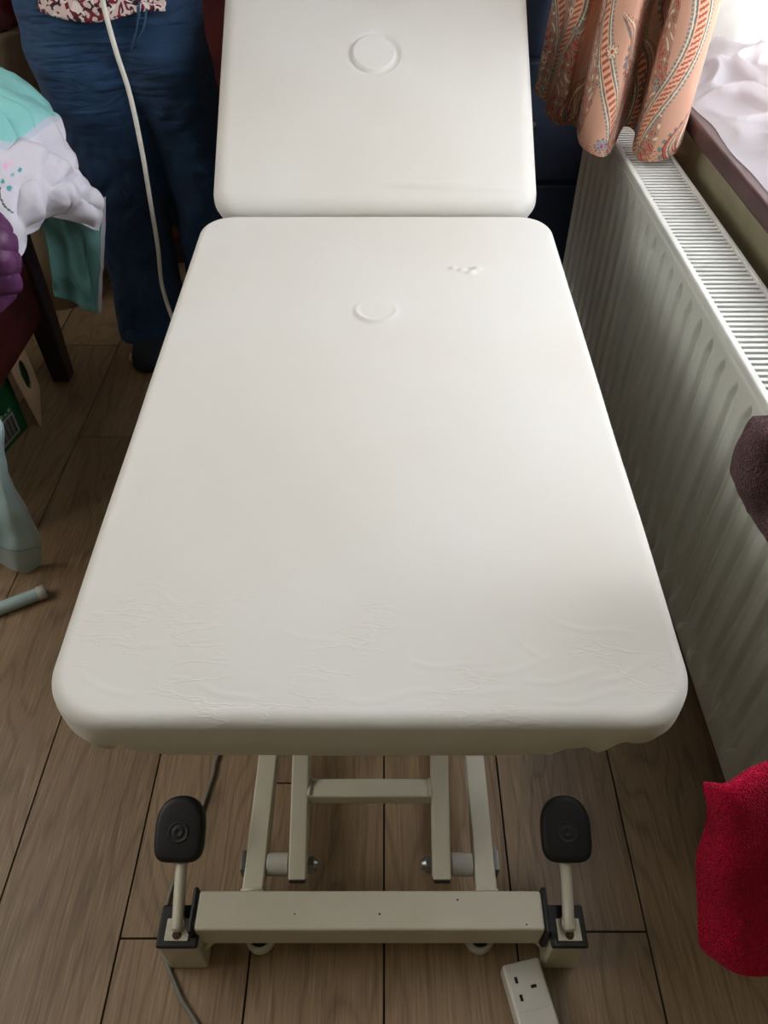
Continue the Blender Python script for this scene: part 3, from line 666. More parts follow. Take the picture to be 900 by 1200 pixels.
# slippers
for ft in (Lf, Rf):
    o_ = 1 if ft is Rf else -1
    rg = [[Vector((ft.x+o_*.01+cx_+rx_*math.cos(t_), y_+.0, max(.0, zc+rz_*math.sin(t_)))) for t_ in np.linspace(0, 2*PI, 24, endpoint=False)] for y_, cx_, rx_, zc, rz_ in ((ft.y+.06, 0, .02, .03, .028), (ft.y+.04, 0, .040, .045, .045), (ft.y-.04, 0, .048, .042, .050), (ft.y-.10, .004, .052, .036, .042), (ft.y-.150, .006, .048, .030, .032), (ft.y-.180, .006, .038, .026, .024), (ft.y-.190, .006, .025, .023, .015))]
    build('slipper', loft(bmesh.new(), rg), M['shoe'], per, True)
    build('toe', blob(bmesh.new(), (ft.x+o_*.01-.040, ft.y-.128, .020), .016, .026, .015), M['skin'], per, True)
# handset cable hanging from the hand
pts = [(-.615+.0, 1.64, 1.0), at(117, -30, y=1.62), at(121, 4, y=1.61), at(136, 60, y=1.60), at(152, 110, y=1.60), at(166, 175, y=1.60), at(176, 235, y=1.60), at(185, 290, y=1.60), at(190, 335, y=1.60), at(203, 375, y=1.58), at(216, 398, y=1.55), Vector((-.36, 1.45, .18)), Vector((-.2, 1.3, .14)), Vector((-.05, 1.2, .17))]
pts[0] = tuple(hands[-1][2] + Vector((.03, -.02, -.03)))
hc_ = build('handset_cable', tube(bmesh.new(), spline(pts, 8), .0046, 12), M['white_cable'], smooth=True)
tag(hc_, 'white cable hanging in front of the jeans down to the left side of the couch', 'cable')

# ------------------------------------------------------------------ printed curtain
foot = [(.645, 1.78), (.628, 1.70), (.600, 1.655), (.563, 1.645), (.535, 1.665), (.530, 1.71), (.545, 1.77), (.53, 1.80), (.50, 1.74), (.475, 1.69), (.452, 1.665), (.425, 1.675), (.412, 1.71), (.420, 1.78), (.44, 1.86), (.425, 1.89), (.40, 1.86), (.382, 1.875), (.372, 1.92), (.385, 1.98), (.40, 2.06), (.385, 2.10), (.378, 2.115), (.40, 2.14)]
topf = [(.60+.05*math.sin(i*1.35), 1.60+i*.023) for i in range(len(foot))]
NU, NV = 900, 460
fs = np.array([tuple(q)[:2] for q in spline([(a, b, 0) for a, b in foot], 40)]); ts_ = np.array([tuple(q)[:2] for q in spline([(a, b, 0) for a, b in topf], 40)])
arc = np.r_[0, np.cumsum(np.hypot(*np.diff(fs, axis=0).T))]
ss = np.linspace(0, arc[-1], NU); k_ = np.interp(ss, arc, np.arange(len(fs)))
fx = np.interp(k_, np.arange(len(fs)), fs[:, 0]); fy = np.interp(k_, np.arange(len(fs)), fs[:, 1]); tx2_ = np.interp(k_, np.arange(len(fs)), ts_[:, 0]); ty2_ = np.interp(k_, np.arange(len(fs)), ts_[:, 1])
zb = .632 + .012*np.sin(ss*23) + np.interp(k_/len(fs), [0, .3, .45, .6, .8, 1], [0, -.005, .0, -.004, -.012, -.012])
hv = np.r_[np.linspace(0, .45, 380), np.linspace(.45, 1, NV-380+1)[1:]]
Pz = zb[None]+(2.25-zb[None])*hv[:, None]; bl_ = (hv**1.15)[:, None]
Px_ = fx[None]*(1-bl_)+tx2_[None]*bl_; Py_ = fy[None]*(1-bl_)+ty2_[None]*bl_
Pc = np.stack([Px_, Py_, Pz], -1)
# paisley print painted in cloth coordinates
U = np.broadcast_to(ss[None], (NV, NU)).copy(); V = (Pz - .6)
def print_cloth(U, V):
    col = np.broadcast_to(L((226, 168, 138)), U.shape+(3,)).copy()
    def put(mask, c): col[mask] = L(c)
    CR, RD, TL, GR, DK, BR = (228, 212, 186), (190, 70, 58), (104, 130, 128), (120, 138, 104), (84, 52, 50), (150, 98, 76)
    rs = np.random.RandomState(8)
    GND = (206, 158, 134); col[...] = L(GND)
    dens = np.sin(U*31+1.3*np.sin(V*9))+.6*np.sin(V*13+U*11)      # busy areas and open ground
    g1 = np.sin(U*150+2.5*np.sin(V*90))*np.sin(V*135+2.2*np.sin(U*110)); busy = dens > .25
    put(busy, (186, 138, 116)); put(busy & (np.abs(g1-.3) < .09), DK); put(busy & (np.abs(g1+.35) < .08), TL); put(busy & (g1 > .8), RD); put(busy & (g1 < -.82), CR)
    # scrolling striped stems
    for x0, am, fr_, w0 in ((.055, .028, 15, .015), (.20, .05, 11, .011), (.36, .03, 17, .014), (.53, .055, 10, .012), (.70, .03, 14, .015), (.88, .05, 12, .012), (1.05, .03, 16, .014), (1.22, .05, 11, .012)):
        d = U-(x0+am*np.sin(V*fr_+x0*9)); A = np.abs(d)
        put(A < w0+.006, CR); put(A < w0+.0035, TL); put(A < w0+.0012, DK); put(A < w0, (222, 178, 146))
        put((A < w0-.003) & (np.sin((V+d*.6)*560) > .1), (176, 78, 62))
        put((np.abs(A-w0-.009) < .0022) & (np.sin(V*850) > -.3), TL)
    # paisley hooks
    for i in range(7):
        for kx in range(8):
            if (i*3+kx*5) % 4 == 3: continue
            x0 = .125+kx*.165+.02*math.sin(i*2.3); y0 = .05+i*.15+(kx % 2)*.075; s = 1 if (kx+i) % 2 else -1; sz = rs.uniform(.8, 1.1)
            lx = (U-x0)*s/sz; ly = (V-y0)/sz; m_ = (np.abs(lx) < .075) & (np.abs(ly) < .10)
            if not m_.any(): continue
            rx_ = lx-np.where(ly > 0, ly*ly*11, 0)
            wid = .034*np.clip(1-ly/.085, 0, 1)**.6; up_ = np.where(ly > 0, np.abs(rx_)/np.maximum(wid, 1e-4), np.hypot(lx, ly)/.034); up_ = np.where(ly > .085, 9, up_)
            an = np.arctan2(ly, lx)
            put(m_ & (up_ < 1.42) & (np.sin(an*18) > .0), (112, 128, 122)); put(m_ & (up_ < 1.16), DK); put(m_ & (up_ < 1.10), (196, 92, 72)); put(m_ & (up_ < .92), CR); put(m_ & (up_ < .86), TL); put(m_ & (up_ < .74), (220, 168, 140))
            put(m_ & (up_ < .60) & (np.sin(up_*30+an*5) > .1), (130, 98, 84)); put(m_ & (up_ < .36), (176, 84, 68)); put(m_ & (up_ < .22), CR)
    # daisies
    for i in range(150):
        x0, y0, r0 = rs.uniform(0, 1.35), rs.uniform(0, 1.1), rs.uniform(.009, .016); m_ = (np.abs(U-x0) < .02) & (np.abs(V-y0) < .02)
        if not m_.any(): continue
        r_ = np.hypot(U-x0, V-y0); an = np.arctan2(V-y0, U-x0); pet = r0*(.74+.26*np.cos(an*8)); cc = (CR, (150, 170, 160), (140, 160, 178))[i % 3]
        put(m_ & (r_ < pet+.0022), DK); put(m_ & (r_ < pet), cc); put(m_ & (r_ < r0*.32), (190, 84, 66))
    put((V < .042) & (np.abs(np.mod(V, .0048)-.0024) < .0005), BR)
    return col
colc = print_cloth(U, V)
me = grid_mesh('curtain', Pc, colc); cu = link('curtain', me, attr_mat('paisley_print', .85, bump=(500, .2)), None, True)
s_ = cu.modifiers.new('s', 'SOLIDIFY'); s_.thickness = .0015
tag(cu, 'peach paisley printed curtain bunched above the far end of the radiator', 'curtain')
build('curtain_rail', tube(bmesh.new(), [(.62, -.4, 2.26), (.62, 2.3, 2.26)], .012, 12), M['white'], smooth=True)
tag(bpy.data.objects['curtain_rail'], 'white rail above the window that carries the curtains', 'curtain rail')

# ------------------------------------------------------------------ net curtain pooled on the sill
nm = bpy.data.materials.new('net_voile'); nm.use_nodes = True; nt = nm.node_tree; N = nt.nodes
df = N['Principled BSDF']; df.inputs['Base Color'].default_value = (*lin((242, 240, 246)), 1); df.inputs['Roughness'].default_value = .9
tl = N.new('ShaderNodeBsdfTranslucent'); tl.inputs[0].default_value = (.92, .91, .93, 1)
tp = N.new('ShaderNodeBsdfTransparent'); m1 = N.new('ShaderNodeMixShader'); m1.inputs[0].default_value = .5; m2 = N.new('ShaderNodeMixShader'); m2.inputs[0].default_value = .2
nt.links.new(df.outputs[0], m1.inputs[1]); nt.links.new(tl.outputs[0], m1.inputs[2]); nt.links.new(m1.outputs[0], m2.inputs[1]); nt.links.new(tp.outputs[0], m2.inputs[2]); nt.links.new(m2.outputs[0], N['Material Output'].inputs[0])
tcn = N.new('ShaderNodeTexCoord'); nn = N.new('ShaderNodeTexNoise'); nn.inputs['Scale'].default_value = 160; nt.links.new(tcn.outputs['Object'], nn.inputs[0]); bb = N.new('ShaderNodeBump'); bb.inputs['Strength'].default_value = .2; bb.inputs['Distance'].default_value = .002; nt.links.new(nn.outputs[0], bb.inputs['Height']); nt.links.new(bb.outputs[0], df.inputs['Normal'])
ny, ns = 420, 200
yy = np.linspace(WY0+.03, WY1-.03, ny); sv = np.linspace(0, 1, ns)
P = np.zeros((ny, ns, 3))
for i, y in enumerate(yy):
    e = .658 + .012*noise.noise(Vector((y*7, 0, 0)))
    hang = .90 + .022*math.sin(y*38+1.2*math.sin(y*9)) + .012*noise.noise(Vector((y*14, 3, 0)))
    for k, s in enumerate(sv):
        if s < .45:
            f = s/.45; x = e + (hang-.02-e)*f
            h = .5+.5*noise.noise(Vector((x*11+y*3, y*5.5-x*6, 2.0))); rdg = 1-abs(noise.noise(Vector((x*8+y*5, y*7-x*9, 7))))*2.2
            z = .6895 + f**.6*(.028*h + .050*max(0, rdg)**2*min(1, f*3)) + .045*max(0, f-.72)**1.0
            P[i, k] = (x, y, max(z, .6893))
            zend = z
        else:
            f = (s-.45)/.55; P[i, k] = (hang-.02+.02*min(1, f*6), y, zend + (2.1-zend)*f**1.25)
P[:, :, 2] = np.maximum(P[:, :, 2], .690)
for _ in range(2):
    P[1:-1, 1:-1] = .5*P[1:-1, 1:-1] + .125*(P[:-2, 1:-1]+P[2:, 1:-1]+P[1:-1, :-2]+P[1:-1, 2:])
nc = link('net_curtain', grid_mesh('net_curtain', P), nm, None, True)
tag(nc, 'sheer white net curtain piled along the brown window sill', 'net curtain')

# ------------------------------------------------------------------ armchair, quilt, jacket
arm = empty('armchair', (-1.15, 1.5, 0), 'dark mahogany armchair frame partly covered by the quilt at the left edge', 'chair')
ax0, ax1, ay0, ay1 = -1.45, -.855, 1.13, 1.79
for x0 in (ax0, ax1-.055):
    for y0 in (ay0, ay1-.05):
        z1 = .62 if y0 < 1.5 or True else .9
        bm = loft(bmesh.new(), [[Vector((x0+.0275+sx*wd, y0+.025+sy*wd, z)) for sx, sy in ((-1,-1),(1,-1),(1,1),(-1,1))] for z, wd in ((0, .023), (.2, .0275), (.6, .0275))])
        build('leg', bm, M['darkwood'], arm, bevel=.003)
for x0 in (ax0+.01, ax1-.045):
    build('side_rail', box(x0, x0+.032, ay0+.05, ay1-.05, .20, .44), M['mahog'], arm, bevel=.004)
    build('arm_rest', box(x0-.02, x0+.05, ay0-.03, ay1+.02, .6, .63), M['mahog'], arm, bevel=.01, seg=3)
for y0 in (ay0+.01, ay1-.045): build('cross_rail', box(ax0+.05, ax1-.05, y0, y0+.03, .24, .42), M['mahog'], arm, bevel=.004)
build('seat', box(ax0+.045, ax1-.05, ay0+.03, ay1-.05, .42, .50), M['beige'], arm, bevel=.02, seg=4)
build('backrest', box(ax0, ax0+.04, ay0+.05, ay1-.05, .44, .95), M['mahog'], arm, bevel=.006)

def cloth(name, ctrl, n, m_, colf, material, thick=.012, wr=(9, .006), seed=1, parent=None, rid=0, folds=()):
    P = up2(ctrl, n, m_); Nn = normals(P)
    P = P + Nn*(nzv(P, wr[0], seed, 2)*wr[1])[..., None]
    if folds:
        au, bu = np.meshgrid(np.linspace(0, 1, n), np.linspace(0, 1, m_), indexing='ij')
        for a0, b0, a1, b1, h, wd in folds:
            l = math.hypot(a1-a0, b1-b0); ta, tb = (a1-a0)/l, (b1-b0)/l; s_ = (au-a0)*ta+(bu-b0)*tb; d_ = -(au-a0)*tb+(bu-b0)*ta + .02*np.sin(s_*14)
            P = P + Nn*(h*np.exp(-(d_/wd)**2)*np.exp(-((s_-l/2)/(l*.55))**4))[..., None]
    if rid: P = P + Nn*(((1-np.abs(nzv(P, 7, seed+4))*2.6).clip(0,1)**2)*rid - ((1-np.abs(nzv(P, 12, seed+9))*5).clip(0,1)**2)*rid*.7)[..., None]
    uu, vv = np.meshgrid(np.linspace(0, 1, n), np.linspace(0, 1, m_), indexing='ij')
    me = grid_mesh(name, P, colf(uu, vv)); o = link(name, me, material, parent, True)
    if thick: s = o.modifiers.new('s', 'SOLIDIFY'); s.thickness = thick; s.offset = 0
    return o
M['quilt'] = attr_mat('quilt_cotton', .8, bump=(48, .6))
# quilt: rows run from the top (over the arm) to the hanging hem, columns from the left edge to the fold at the right
qc = [
 [at(-120, 75, y=1.72), at(-50, 70, y=1.74), at(0, 84, y=1.74), at(30, 102, y=1.73), at(52, 122, y=1.72)],
 [at(-130, 110, y=1.58), at(-60, 105, y=1.58), at(0, 110, y=1.58), at(40, 122, y=1.62), at(70, 143, y=1.64)],
 [at(-130, 160, y=1.48), at(-60, 160, y=1.46), at(0, 168, y=1.45), at(48, 165, y=1.52), at(86, 185, y=1.60)],
 [at(-130, 210, y=1.42), at(-60, 215, y=1.39), at(0, 225, y=1.38), at(55, 205, y=1.46), at(104, 215, y=1.58)],
 [at(-120, 260, y=1.38), at(-50, 270, y=1.34), at(8, 270, y=1.34), at(56, 232, y=1.44), at(120, 240, y=1.56)],
 [at(-110, 300, y=1.36), at(-40, 320, y=1.32), at(22, 306, y=1.33), at(50, 254, y=1.47), at(113, 268, y=1.56)],
]
def qcol(u, v):
    c = np.broadcast_to(L((214, 212, 224)), u.shape+(3,)).copy()
    edge_ = u < .30+.10*np.sin(v*3)-.33*np.clip(v-.55, 0, 1)
    c[edge_] = L((138, 205, 203))
    bord = (~edge_) & (u < .33+.10*np.sin(v*3)-.33*np.clip(v-.55, 0, 1)); c[bord] = L((190, 200, 214))
    for (a, b, r, col) in ((.60, .545, .012, (70, 160, 170)), (.56, .515, .010, (70, 160, 170)), (.54, .56, .010, (120, 190, 200)), (.50, .53, .011, (236, 180, 215)), (.53, .60, .010, (60, 150, 165)), (.49, .555, .008, (240, 190, 220))):
        c[np.hypot((u-a), (v-b)) < r] = L(col)
    st = np.abs(v-(.50+.5*(u-.6)**2*6)) < .004; c[st & (u > .58) & (u < .72)] = L((60, 80, 80))
    return c
q = cloth('quilt', qc, 150, 170, qcol, M['quilt'], .010, (11, .009), 3, rid=.007, folds=((.30,.55,.50,.98,-.022,.05),(.38,.62,.55,.95,.012,.04),(.22,.5,.34,.9,.012,.06),(.45,.78,.95,.74,-.014,.03),(.5,.86,.9,.82,.012,.04),(.62,.60,1.,.60,-.010,.03),(.60,.68,.98,.66,.010,.03),(.72,.93,.86,.99,-.016,.04),(.15,.45,.12,.95,-.010,.04),(.55,.92,.70,.80,-.012,.025)))
tag(q, 'puffy aqua and white quilt with a small flower motif draped over the armchair', 'quilt')
qc2 = [
 [at(38, 238, y=1.575), at(70, 232, y=1.585), at(100, 236, y=1.60), at(124, 232, y=1.61)],
 [at(52, 275, y=1.575), at(78, 272, y=1.59), at(102, 275, y=1.575), at(122, 270, y=1.61)],
 [at(60, 318, y=1.58), at(84, 322, y=1.60), at(104, 325, y=1.58), at(120, 322, y=1.61)],
 [at(64, 348, y=1.59), at(86, 354, y=1.61), at(104, 364, y=1.59), at(118, 366, y=1.61)],
]
def q2col(u, v):
    c = np.broadcast_to(L((96, 148, 146)), u.shape+(3,)).copy(); c[v > .90] = L((190, 190, 204)); c[(np.abs(v-.865) < .008)] = L((78, 124, 124)); return c
build_q2 = cloth('quilt_underside', qc2, 70, 60, q2col, M['quilt'], .006, (14, .006), 5, parent=q, folds=((.1,.2,.9,.55,.010,.07),(.1,.45,.9,.8,-.010,.06),(.0,.7,.6,.85,.008,.06))); build_q2['label'] = 'teal underside hanging below the white fold'
# purple padded jacket
jc = [
 [at(-90, 235, y=1.27), at(-40, 232, y=1.25), at(-5, 248, y=1.25), at(8, 262, y=1.26)],
 [at(-90, 270, y=1.21), at(-40, 272, y=1.19), at(2, 275, y=1.20), at(17, 282, y=1.23)],
 [at(-90, 305, y=1.19), at(-40, 308, y=1.17), at(5, 308, y=1.18), at(23, 310, y=1.22)],
 [at(-90, 340, y=1.19), at(-40, 342, y=1.17), at(3, 338, y=1.19), at(22, 338, y=1.22)],
 [at(-90, 366, y=1.20), at(-40, 368, y=1.19), at(-5, 364, y=1.20), at(8, 356, y=1.22)],
]
P = up2(jc, 110, 60); Nn = normals(P); sgn = np.sign((Nn[..., 1]).mean()); uu, vv = np.meshgrid(np.linspace(0, 1, 110), np.linspace(0, 1, 60), indexing='ij')
puff = .006*np.abs(np.sin(uu*PI*4.6+.9*vv))**.5
P = P - Nn*sgn*(puff + .004*nzv(P, 40, 2))[..., None]
me = grid_mesh('padded_jacket', P); jk = link('padded_jacket', me, mat('purple_nylon', (92, 48, 90), .5, bump=(90, .3), var=(25, (84, 44, 86))), None, True)
s_ = jk.modifiers.new('s', 'SOLIDIFY'); s_.thickness = .012; s_.offset = 1 if sgn > 0 else -1
tag(jk, 'purple quilted jacket hanging at the left edge below the white quilt', 'jacket')

# ------------------------------------------------------------------ carton on the floor
ct = empty('bottle_carton', (-1.0, 1.42, 0), 'green printed cardboard carton with a barcode on the floor by the armchair', 'carton')
k0 = at(1.5, 536, z=0); k1 = at(33, 500, z=0); dv = (k1-k0).normalized(); sd = Vector((-dv.y, dv.x, 0)); k00 = k0 - dv*.14
def cbox(s0, s1, t0, t1, z0, z1):
    bm = bmesh.new(); v = [bm.verts.new(k00+dv*s+sd*t_+Vector((0,0,z))) for s in (s0, s1) for t_ in (t0, t1) for z in (z0, z1)]
    for f in ((0,1,3,2),(4,6,7,5),(0,4,5,1),(2,3,7,6),(0,2,6,4),(1,5,7,3)): bm.faces.new([v[i] for i in f])
    return bm
Lc = .14+(k1-k0).length
bm = bmesh.new()
for a_ in ((0, Lc, 0, .003, 0, .165), (0, Lc, .152, .155, 0, .165), (0, .003, .003, .152, 0, .165), (Lc-.003, Lc, .003, .152, 0, .165), (.003, Lc-.003, .003, .152, 0, .003)):
    b2 = cbox(*a_); me_ = bpy.data.meshes.new('t'); b2.to_mesh(me_); b2.free(); bm.from_mesh(me_); bpy.data.meshes.remove(me_)
build('carton_body', bm, M['green'], ct)
lab = build('barcode_panel', cbox(.150, .232, -.0008, 0, .012, .072), mat('label_paper', (170, 170, 165), .6), ct)
for k in range(14):
    build('barcode_line', cbox(.155+k*.0052, .1572+k*.0052+(.0014 if k % 3 == 0 else 0), -.0014, -.0008, .017, .066), M['hole'], lab)
for k in range(4):
    build('printed_mark', cbox(.17+k*.016, .18+k*.016, -.0012, 0, .078, .082+.004*(k % 2)), mat('pale_green', (150, 180, 150), .6), ct)
# open end flap, bare cardboard with a hand hole
fA = [at(9, 431, y=1.50), at(24, 400, y=1.60), at(44, 447, y=1.60), at(48, 503, z=.004), at(30, 478, y=1.53)]
A_, B_, C_, D_ = at(6, 424, y=1.515), at(22, 395, y=1.63), at(45, 452, y=1.63), at(48, 503, y=1.548)
bm = bmesh.new(); n1, n2 = 26, 40; grid = []
for i in range(n1+1):
    r = []
    for k in range(n2+1):
        f, g = i/n1, k/n2; p_ = (A_*(1-f)+B_*f)*(1-g) + (D_*(1-f)+C_*f)*g; r.append(p_)
    grid.append(r)
V_ = [[bm.verts.new(p_) for p_ in r] for r in grid]
for i in range(n1):
    for k in range(n2):
        f, g = (i+.5)/n1, (k+.5)/n2
        if ((f-.50)/.20)**2+((g-.42)/.22)**2 < 1: continue
        bm.faces.new((V_[i][k], V_[i+1][k], V_[i+1][k+1], V_[i][k+1]))
for v_ in [v_ for v_ in bm.verts if not v_.link_faces]: bm.verts.remove(v_)
fo = build('open_flap', bm, M['card'], ct); fo['label'] = 'bare brown cardboard flap with a hand hole'
so = fo.modifiers.new('s', 'SOLIDIFY'); so.thickness = .003
bm = bmesh.new(); off = Vector((-.012, .006, 0))
q_ = []
for f, g in ((.2, .12), (.82, .12), (.82, .72), (.2, .72)): q_.append((A_*(1-f)+B_*f)*(1-g) + (D_*(1-f)+C_*f)*g + off)
bm.faces.new([bm.verts.new(p_) for p_ in q_]); ip = build('inner_liner', bm, M['green'], fo); ip.modifiers.new('s', 'SOLIDIFY').thickness = .002
for k, (dx, dy) in enumerate(((.152, .042), (.082, .042))):
    p_ = k00 + dv*(dx+.03) + sd*dy
    bt = build('bottle', lathe(bmesh.new(), [(.005, .004), (.028, .004), (.03, .01), (.03, .11), (.013, .15), (.012, .185), (.014, .187), (.014, .195), (.004, .197)], p_, n=20), mat('dark_glass', (26, 24, 34), .15), None, True)
    tag(bt, ('dark bottle in the green carton, the one nearest the open cardboard flap', 'dark bottle in the green carton, next in from the flap end')[k], 'bottle', 'bottles in the carton')

# ------------------------------------------------------------------ left clothes airer with pale blue cloth
ar = empty('clothes_airer', (-.9, .95, 0), 'pale plastic foot bar of a clothes airer reaching in at the left edge', 'clothes airer')
e0 = at(50, 694, z=.013); e1 = at(-60, 736, z=.013); dd = (e0-e1).normalized()
build('foot_bar', tube(bmesh.new(), [e0-dd*.40, e0-dd*.02, e0-dd*.006, e0], [.0135, .0135, .0135, .0125], 16), M['aqua_pl'], ar, True)
build('end_cap', tube(bmesh.new(), [e0-dd*.010, e0+dd*.004, e0+dd*.007], [.0148, .0148, .012], 16), M['nylon'], ar, True)
f0 = e0-dd*.22
for zz_ in (.38, .9): build('rail', tube(bmesh.new(), [(f0.x, f0.y-.0, zz_), (f0.x-.6, f0.y-.0, zz_)], .006), M['aqua_pl'], ar, True)
build('upright', tube(bmesh.new(), [(f0.x, f0.y, .01), (f0.x, f0.y, .9)], .010, 14), M['aqua_pl'], ar, True)
build('cloth_arm', tube(bmesh.new(), [(f0.x, f0.y, .42), tuple(at(-45, 505, y=1.09))], .006), M['aqua_pl'], ar, True)
build('upright', tube(bmesh.new(), [(f0.x-.6, f0.y, .0), (f0.x-.6, f0.y, .9)], .010, 14), M['aqua_pl'], ar, True)
cc = [
 [at(-90, 470, y=1.12), at(-45, 480, y=1.10), at(-18, 485, y=1.09), at(-2, 490, y=1.09), at(2, 500, y=1.10)],
 [at(-100, 520, y=1.06), at(-50, 525, y=1.04), at(-20, 530, y=1.06), at(0, 530, y=1.05), at(8, 548, y=1.09)],
 [at(-100, 570, y=1.06), at(-50, 575, y=1.04), at(-14, 580, y=1.06), at(8, 585, y=1.04), at(27, 590, y=1.08)],
 [at(-100, 620, y=1.06), at(-50, 625, y=1.03), at(-8, 630, y=1.06), at(20, 636, y=1.05), at(48, 632, y=1.08)],
 [at(-100, 640, y=1.06), at(-50, 645, y=1.03), at(-5, 658, y=1.06), at(20, 668, y=1.05), at(46, 672, y=1.08)],
]
def bcol(u, v):
    c = np.broadcast_to(L((176, 206, 214)), u.shape+(3,)).copy(); h = (u > .80) | (v > .93); c[h] = L((178, 192, 192)); c[np.abs(u-.80) < .008] = L((150, 176, 180)); return c
bc = cloth('blue_cloth', cc, 110, 90, bcol, attr_mat('muslin', .85, bump=(60, .3)), .003, (12, .008), 9)
tag(bc, 'pale blue thin cloth hanging at the left edge above the floor bar', 'cloth')

# ------------------------------------------------------------------ towel stand with two towels at the right
ts = empty('towel_stand', (.61, .27, 0), 'chrome towel stand whose arms carry the brown and crimson towels', 'towel stand')
bm = tube(bmesh.new(), [(.61, .27, .01), (.61, .27, .86)], .010, 14); build('pole', bm, M['chrome'], ts, True)
build('base_plate', lathe(bmesh.new(), [(.005, 0), (.055, 0), (.055, .008), (.045, .012), (.005, .014)], (.61, .27, 0), n=32), M['chrome'], ts, True)
t1 = at(882, 505, z=.80)
t1r = at(905, 500, z=.80)
build('arm', tube(bmesh.new(), [(.61, .27, .775), (t1r.x+.03, t1r.y-.0, .775)], .006), M['chrome'], ts, True)
build('arm', tube(bmesh.new(), [(.61, .27, .465), (.40, .33, .465)], .006), M['chrome'], ts, True)
def towel_mat(name, c, c2):
    m = mat(name, c, .98, bump=(620, 1.0, 0), var=(300, c2), sheen=.05, spec=.1); return m
def towel(name, ctrl, n, m_, material, wr, seed, thick=.009):
    P = up2(ctrl, n, m_); Nn = normals(P); P = P + Nn*(nzv(P, wr[0], seed, 2)*wr[1] + nzv(P, 90, seed)*.0006)[..., None]
    me = grid_mesh(name, P); o = link(name, me, material, None, True); s = o.modifiers.new('s', 'SOLIDIFY'); s.thickness = thick; s.offset = 0
    return o
bt = [
 [at(900, 466, z=.775), at(925, 455, z=.78), at(960, 455, z=.77), at(1000, 470, z=.76)],
 [at(880, 490, z=.795), at(910, 482, z=.805), at(950, 480, z=.80), at(1000, 490, z=.79)],
 [at(867, 525, z=.775), at(895, 522, z=.80), at(940, 515, z=.80), at(1000, 520, z=.79)],
 [at(865, 552, z=.745), at(888, 560, z=.765), at(930, 560, z=.77), at(990, 560, z=.76)],
 [at(873, 590, z=.70), at(893, 598, z=.71), at(925, 610, z=.72), at(985, 620, z=.71)],
 [at(896, 622, z=.64), at(908, 634, z=.65), at(930, 655, z=.65), at(985, 670, z=.64)],
]
bt[0] = [p_+Vector((0.02, -.01, -.02)) for p_ in [at(890, 500, z=.77), at(925, 490, z=.77), at(960, 490, z=.76), at(1000, 500, z=.75)]]
b_o = towel('brown_towel', bt, 120, 100, towel_mat('brown_terry', (104, 78, 82), (84, 62, 66)), (16, .012), 2)
tag(b_o, 'fluffy brown towel at the right edge in front of the radiator', 'towel')
rt = [
 [at(842, 948, z=.455), at(868, 935, z=.46), at(905, 915, z=.455), at(980, 900, z=.45)],
 [at(827, 921, z=.485), at(855, 922, z=.50), at(895, 897, z=.50), at(980, 870, z=.50)],
 [at(830, 940, z=.475), at(860, 940, z=.495), at(900, 918, z=.50), at(980, 890, z=.50)],
 [at(829, 970, z=.43), at(858, 975, z=.455), at(900, 965, z=.46), at(980, 950, z=.46)],
 [at(820, 1010, z=.385), at(855, 1020, z=.41), at(900, 1015, z=.40), at(980, 1005, z=.40)],
 [at(819, 1060, z=.335), at(855, 1065, z=.355), at(900, 1070, z=.34), at(980, 1070, z=.34)],
 [at(820, 1100, z=.300), at(856, 1112, z=.315), at(900, 1120, z=.30), at(980, 1120, z=.30)],
 [at(826, 1114, z=.285), at(862, 1134, z=.29), at(900, 1140, z=.285), at(980, 1138, z=.28)],
]
r_o = towel('crimson_towel', rt, 170, 130, towel_mat('crimson_terry', (200, 8, 60), (176, 6, 50)), (9, .007), 6)
tag(r_o, 'crimson terry towel hanging at the lower right corner', 'towel')

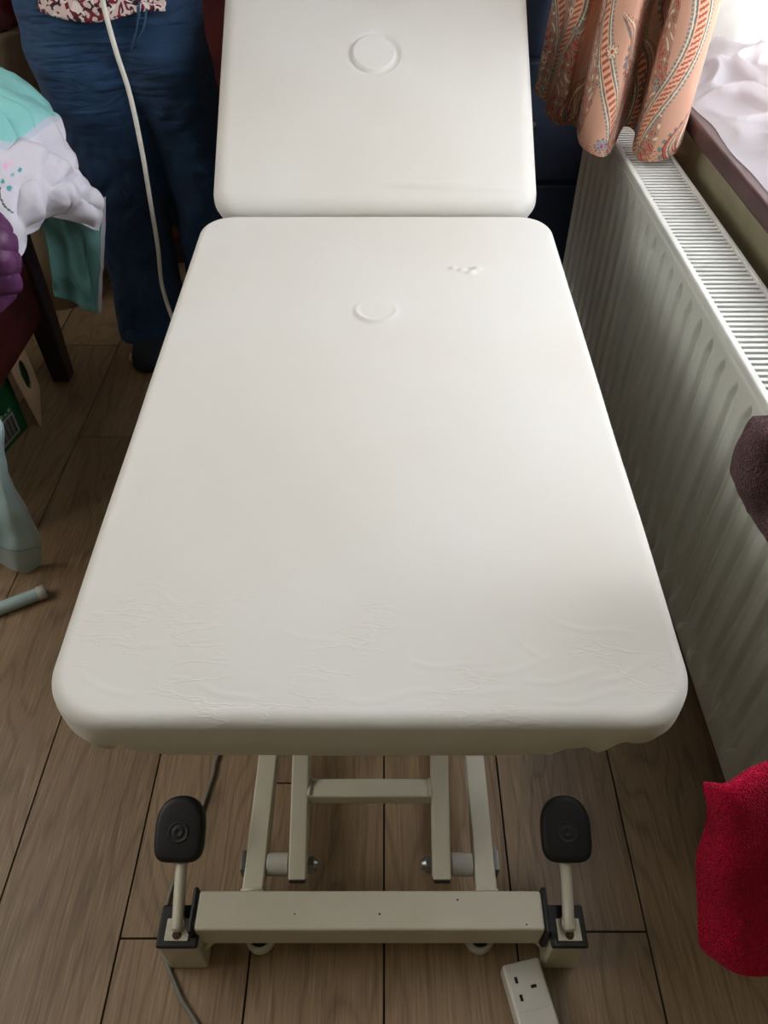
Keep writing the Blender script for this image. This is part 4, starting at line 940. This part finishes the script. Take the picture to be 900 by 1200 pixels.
# ------------------------------------------------------------------ background behind the person
cab = empty('cabinet', (-.62, 2.62, 0), 'tall reddish mahogany cabinet standing behind the person', 'cabinet')
build('carcass', box(-.86, -.36, 2.42, 2.86, .08, 1.5), M['mahog'], cab, bevel=.004)
for x0, x1 in ((-.855, -.613), (-.607, -.365)):
    d_ = build('cabinet_door', box(x0, x1, 2.40, 2.42, .1, 1.48), M['mahog'], cab, bevel=.004)
    build('knob', blob(bmesh.new(), (-.63 if x0 < -.7 else -.59, 2.388, .8), .012, .012, .012), M['chrome'], d_, True)
build('plinth', box(-.84, -.38, 2.43, 2.85, 0, .08), M['darkwood'], cab)
ham = empty('laundry_hamper', (-1.18, 2.24, 0), 'beige canvas laundry hamper at the top left corner behind the jeans', 'hamper')
build('hamper_body', loft(bmesh.new(), [ell(-1.18, 2.3, z, r+.02*math.sin(z*30)*.2, r*.75, 40, p=5) for z, r in ((0, .25), (.2, .26), (.5, .262), (.72, .27), (.74, .272), (.735, .262), (.5, .25))], cap1=True), M['beige'], ham, True)
def floral():
    return blotch2
fm = mat('red_floral', (130, 30, 48), .85, bump=(200, .3), var=(16, (170, 120, 110)))
fb = build('floral_blanket', loft(bmesh.new(), [[Vector((-1.18+.27*sc_*math.copysign(abs(math.cos(t_))**.5, math.cos(t_)), 2.3+.21*sc_*math.copysign(abs(math.sin(t_))**.5, math.sin(t_)), z+.006*math.sin(t_*5))) for t_ in np.linspace(0, 2*PI, 60, endpoint=False)] for z, sc_ in ((.742, .9), (.75, 1.02), (.78, 1.05), (.83, 1.04), (.87, .95), (.89, .7), (.895, .2))]), fm, None, True)
tag(fb, 'folded red floral blanket lying on the beige hamper', 'blanket')

dw = empty('storage_chest', (.4, 2.5, 0), 'dark navy chest behind the far end of the radiator, mostly hidden in shade', 'chest')
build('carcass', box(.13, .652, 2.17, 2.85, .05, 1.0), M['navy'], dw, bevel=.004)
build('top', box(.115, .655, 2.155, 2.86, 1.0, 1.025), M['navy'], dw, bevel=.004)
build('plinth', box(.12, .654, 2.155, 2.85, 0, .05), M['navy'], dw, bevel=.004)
for k in range(3):
    dr = build('drawer', box(.145, .638, 2.158, 2.171, .075+k*.305, .365+k*.305), M['navy'], dw, bevel=.004)
    build('knob', blob(bmesh.new(), (.39, 2.148, .22+k*.305), .012, .012, .012), M['black'], dr, True)
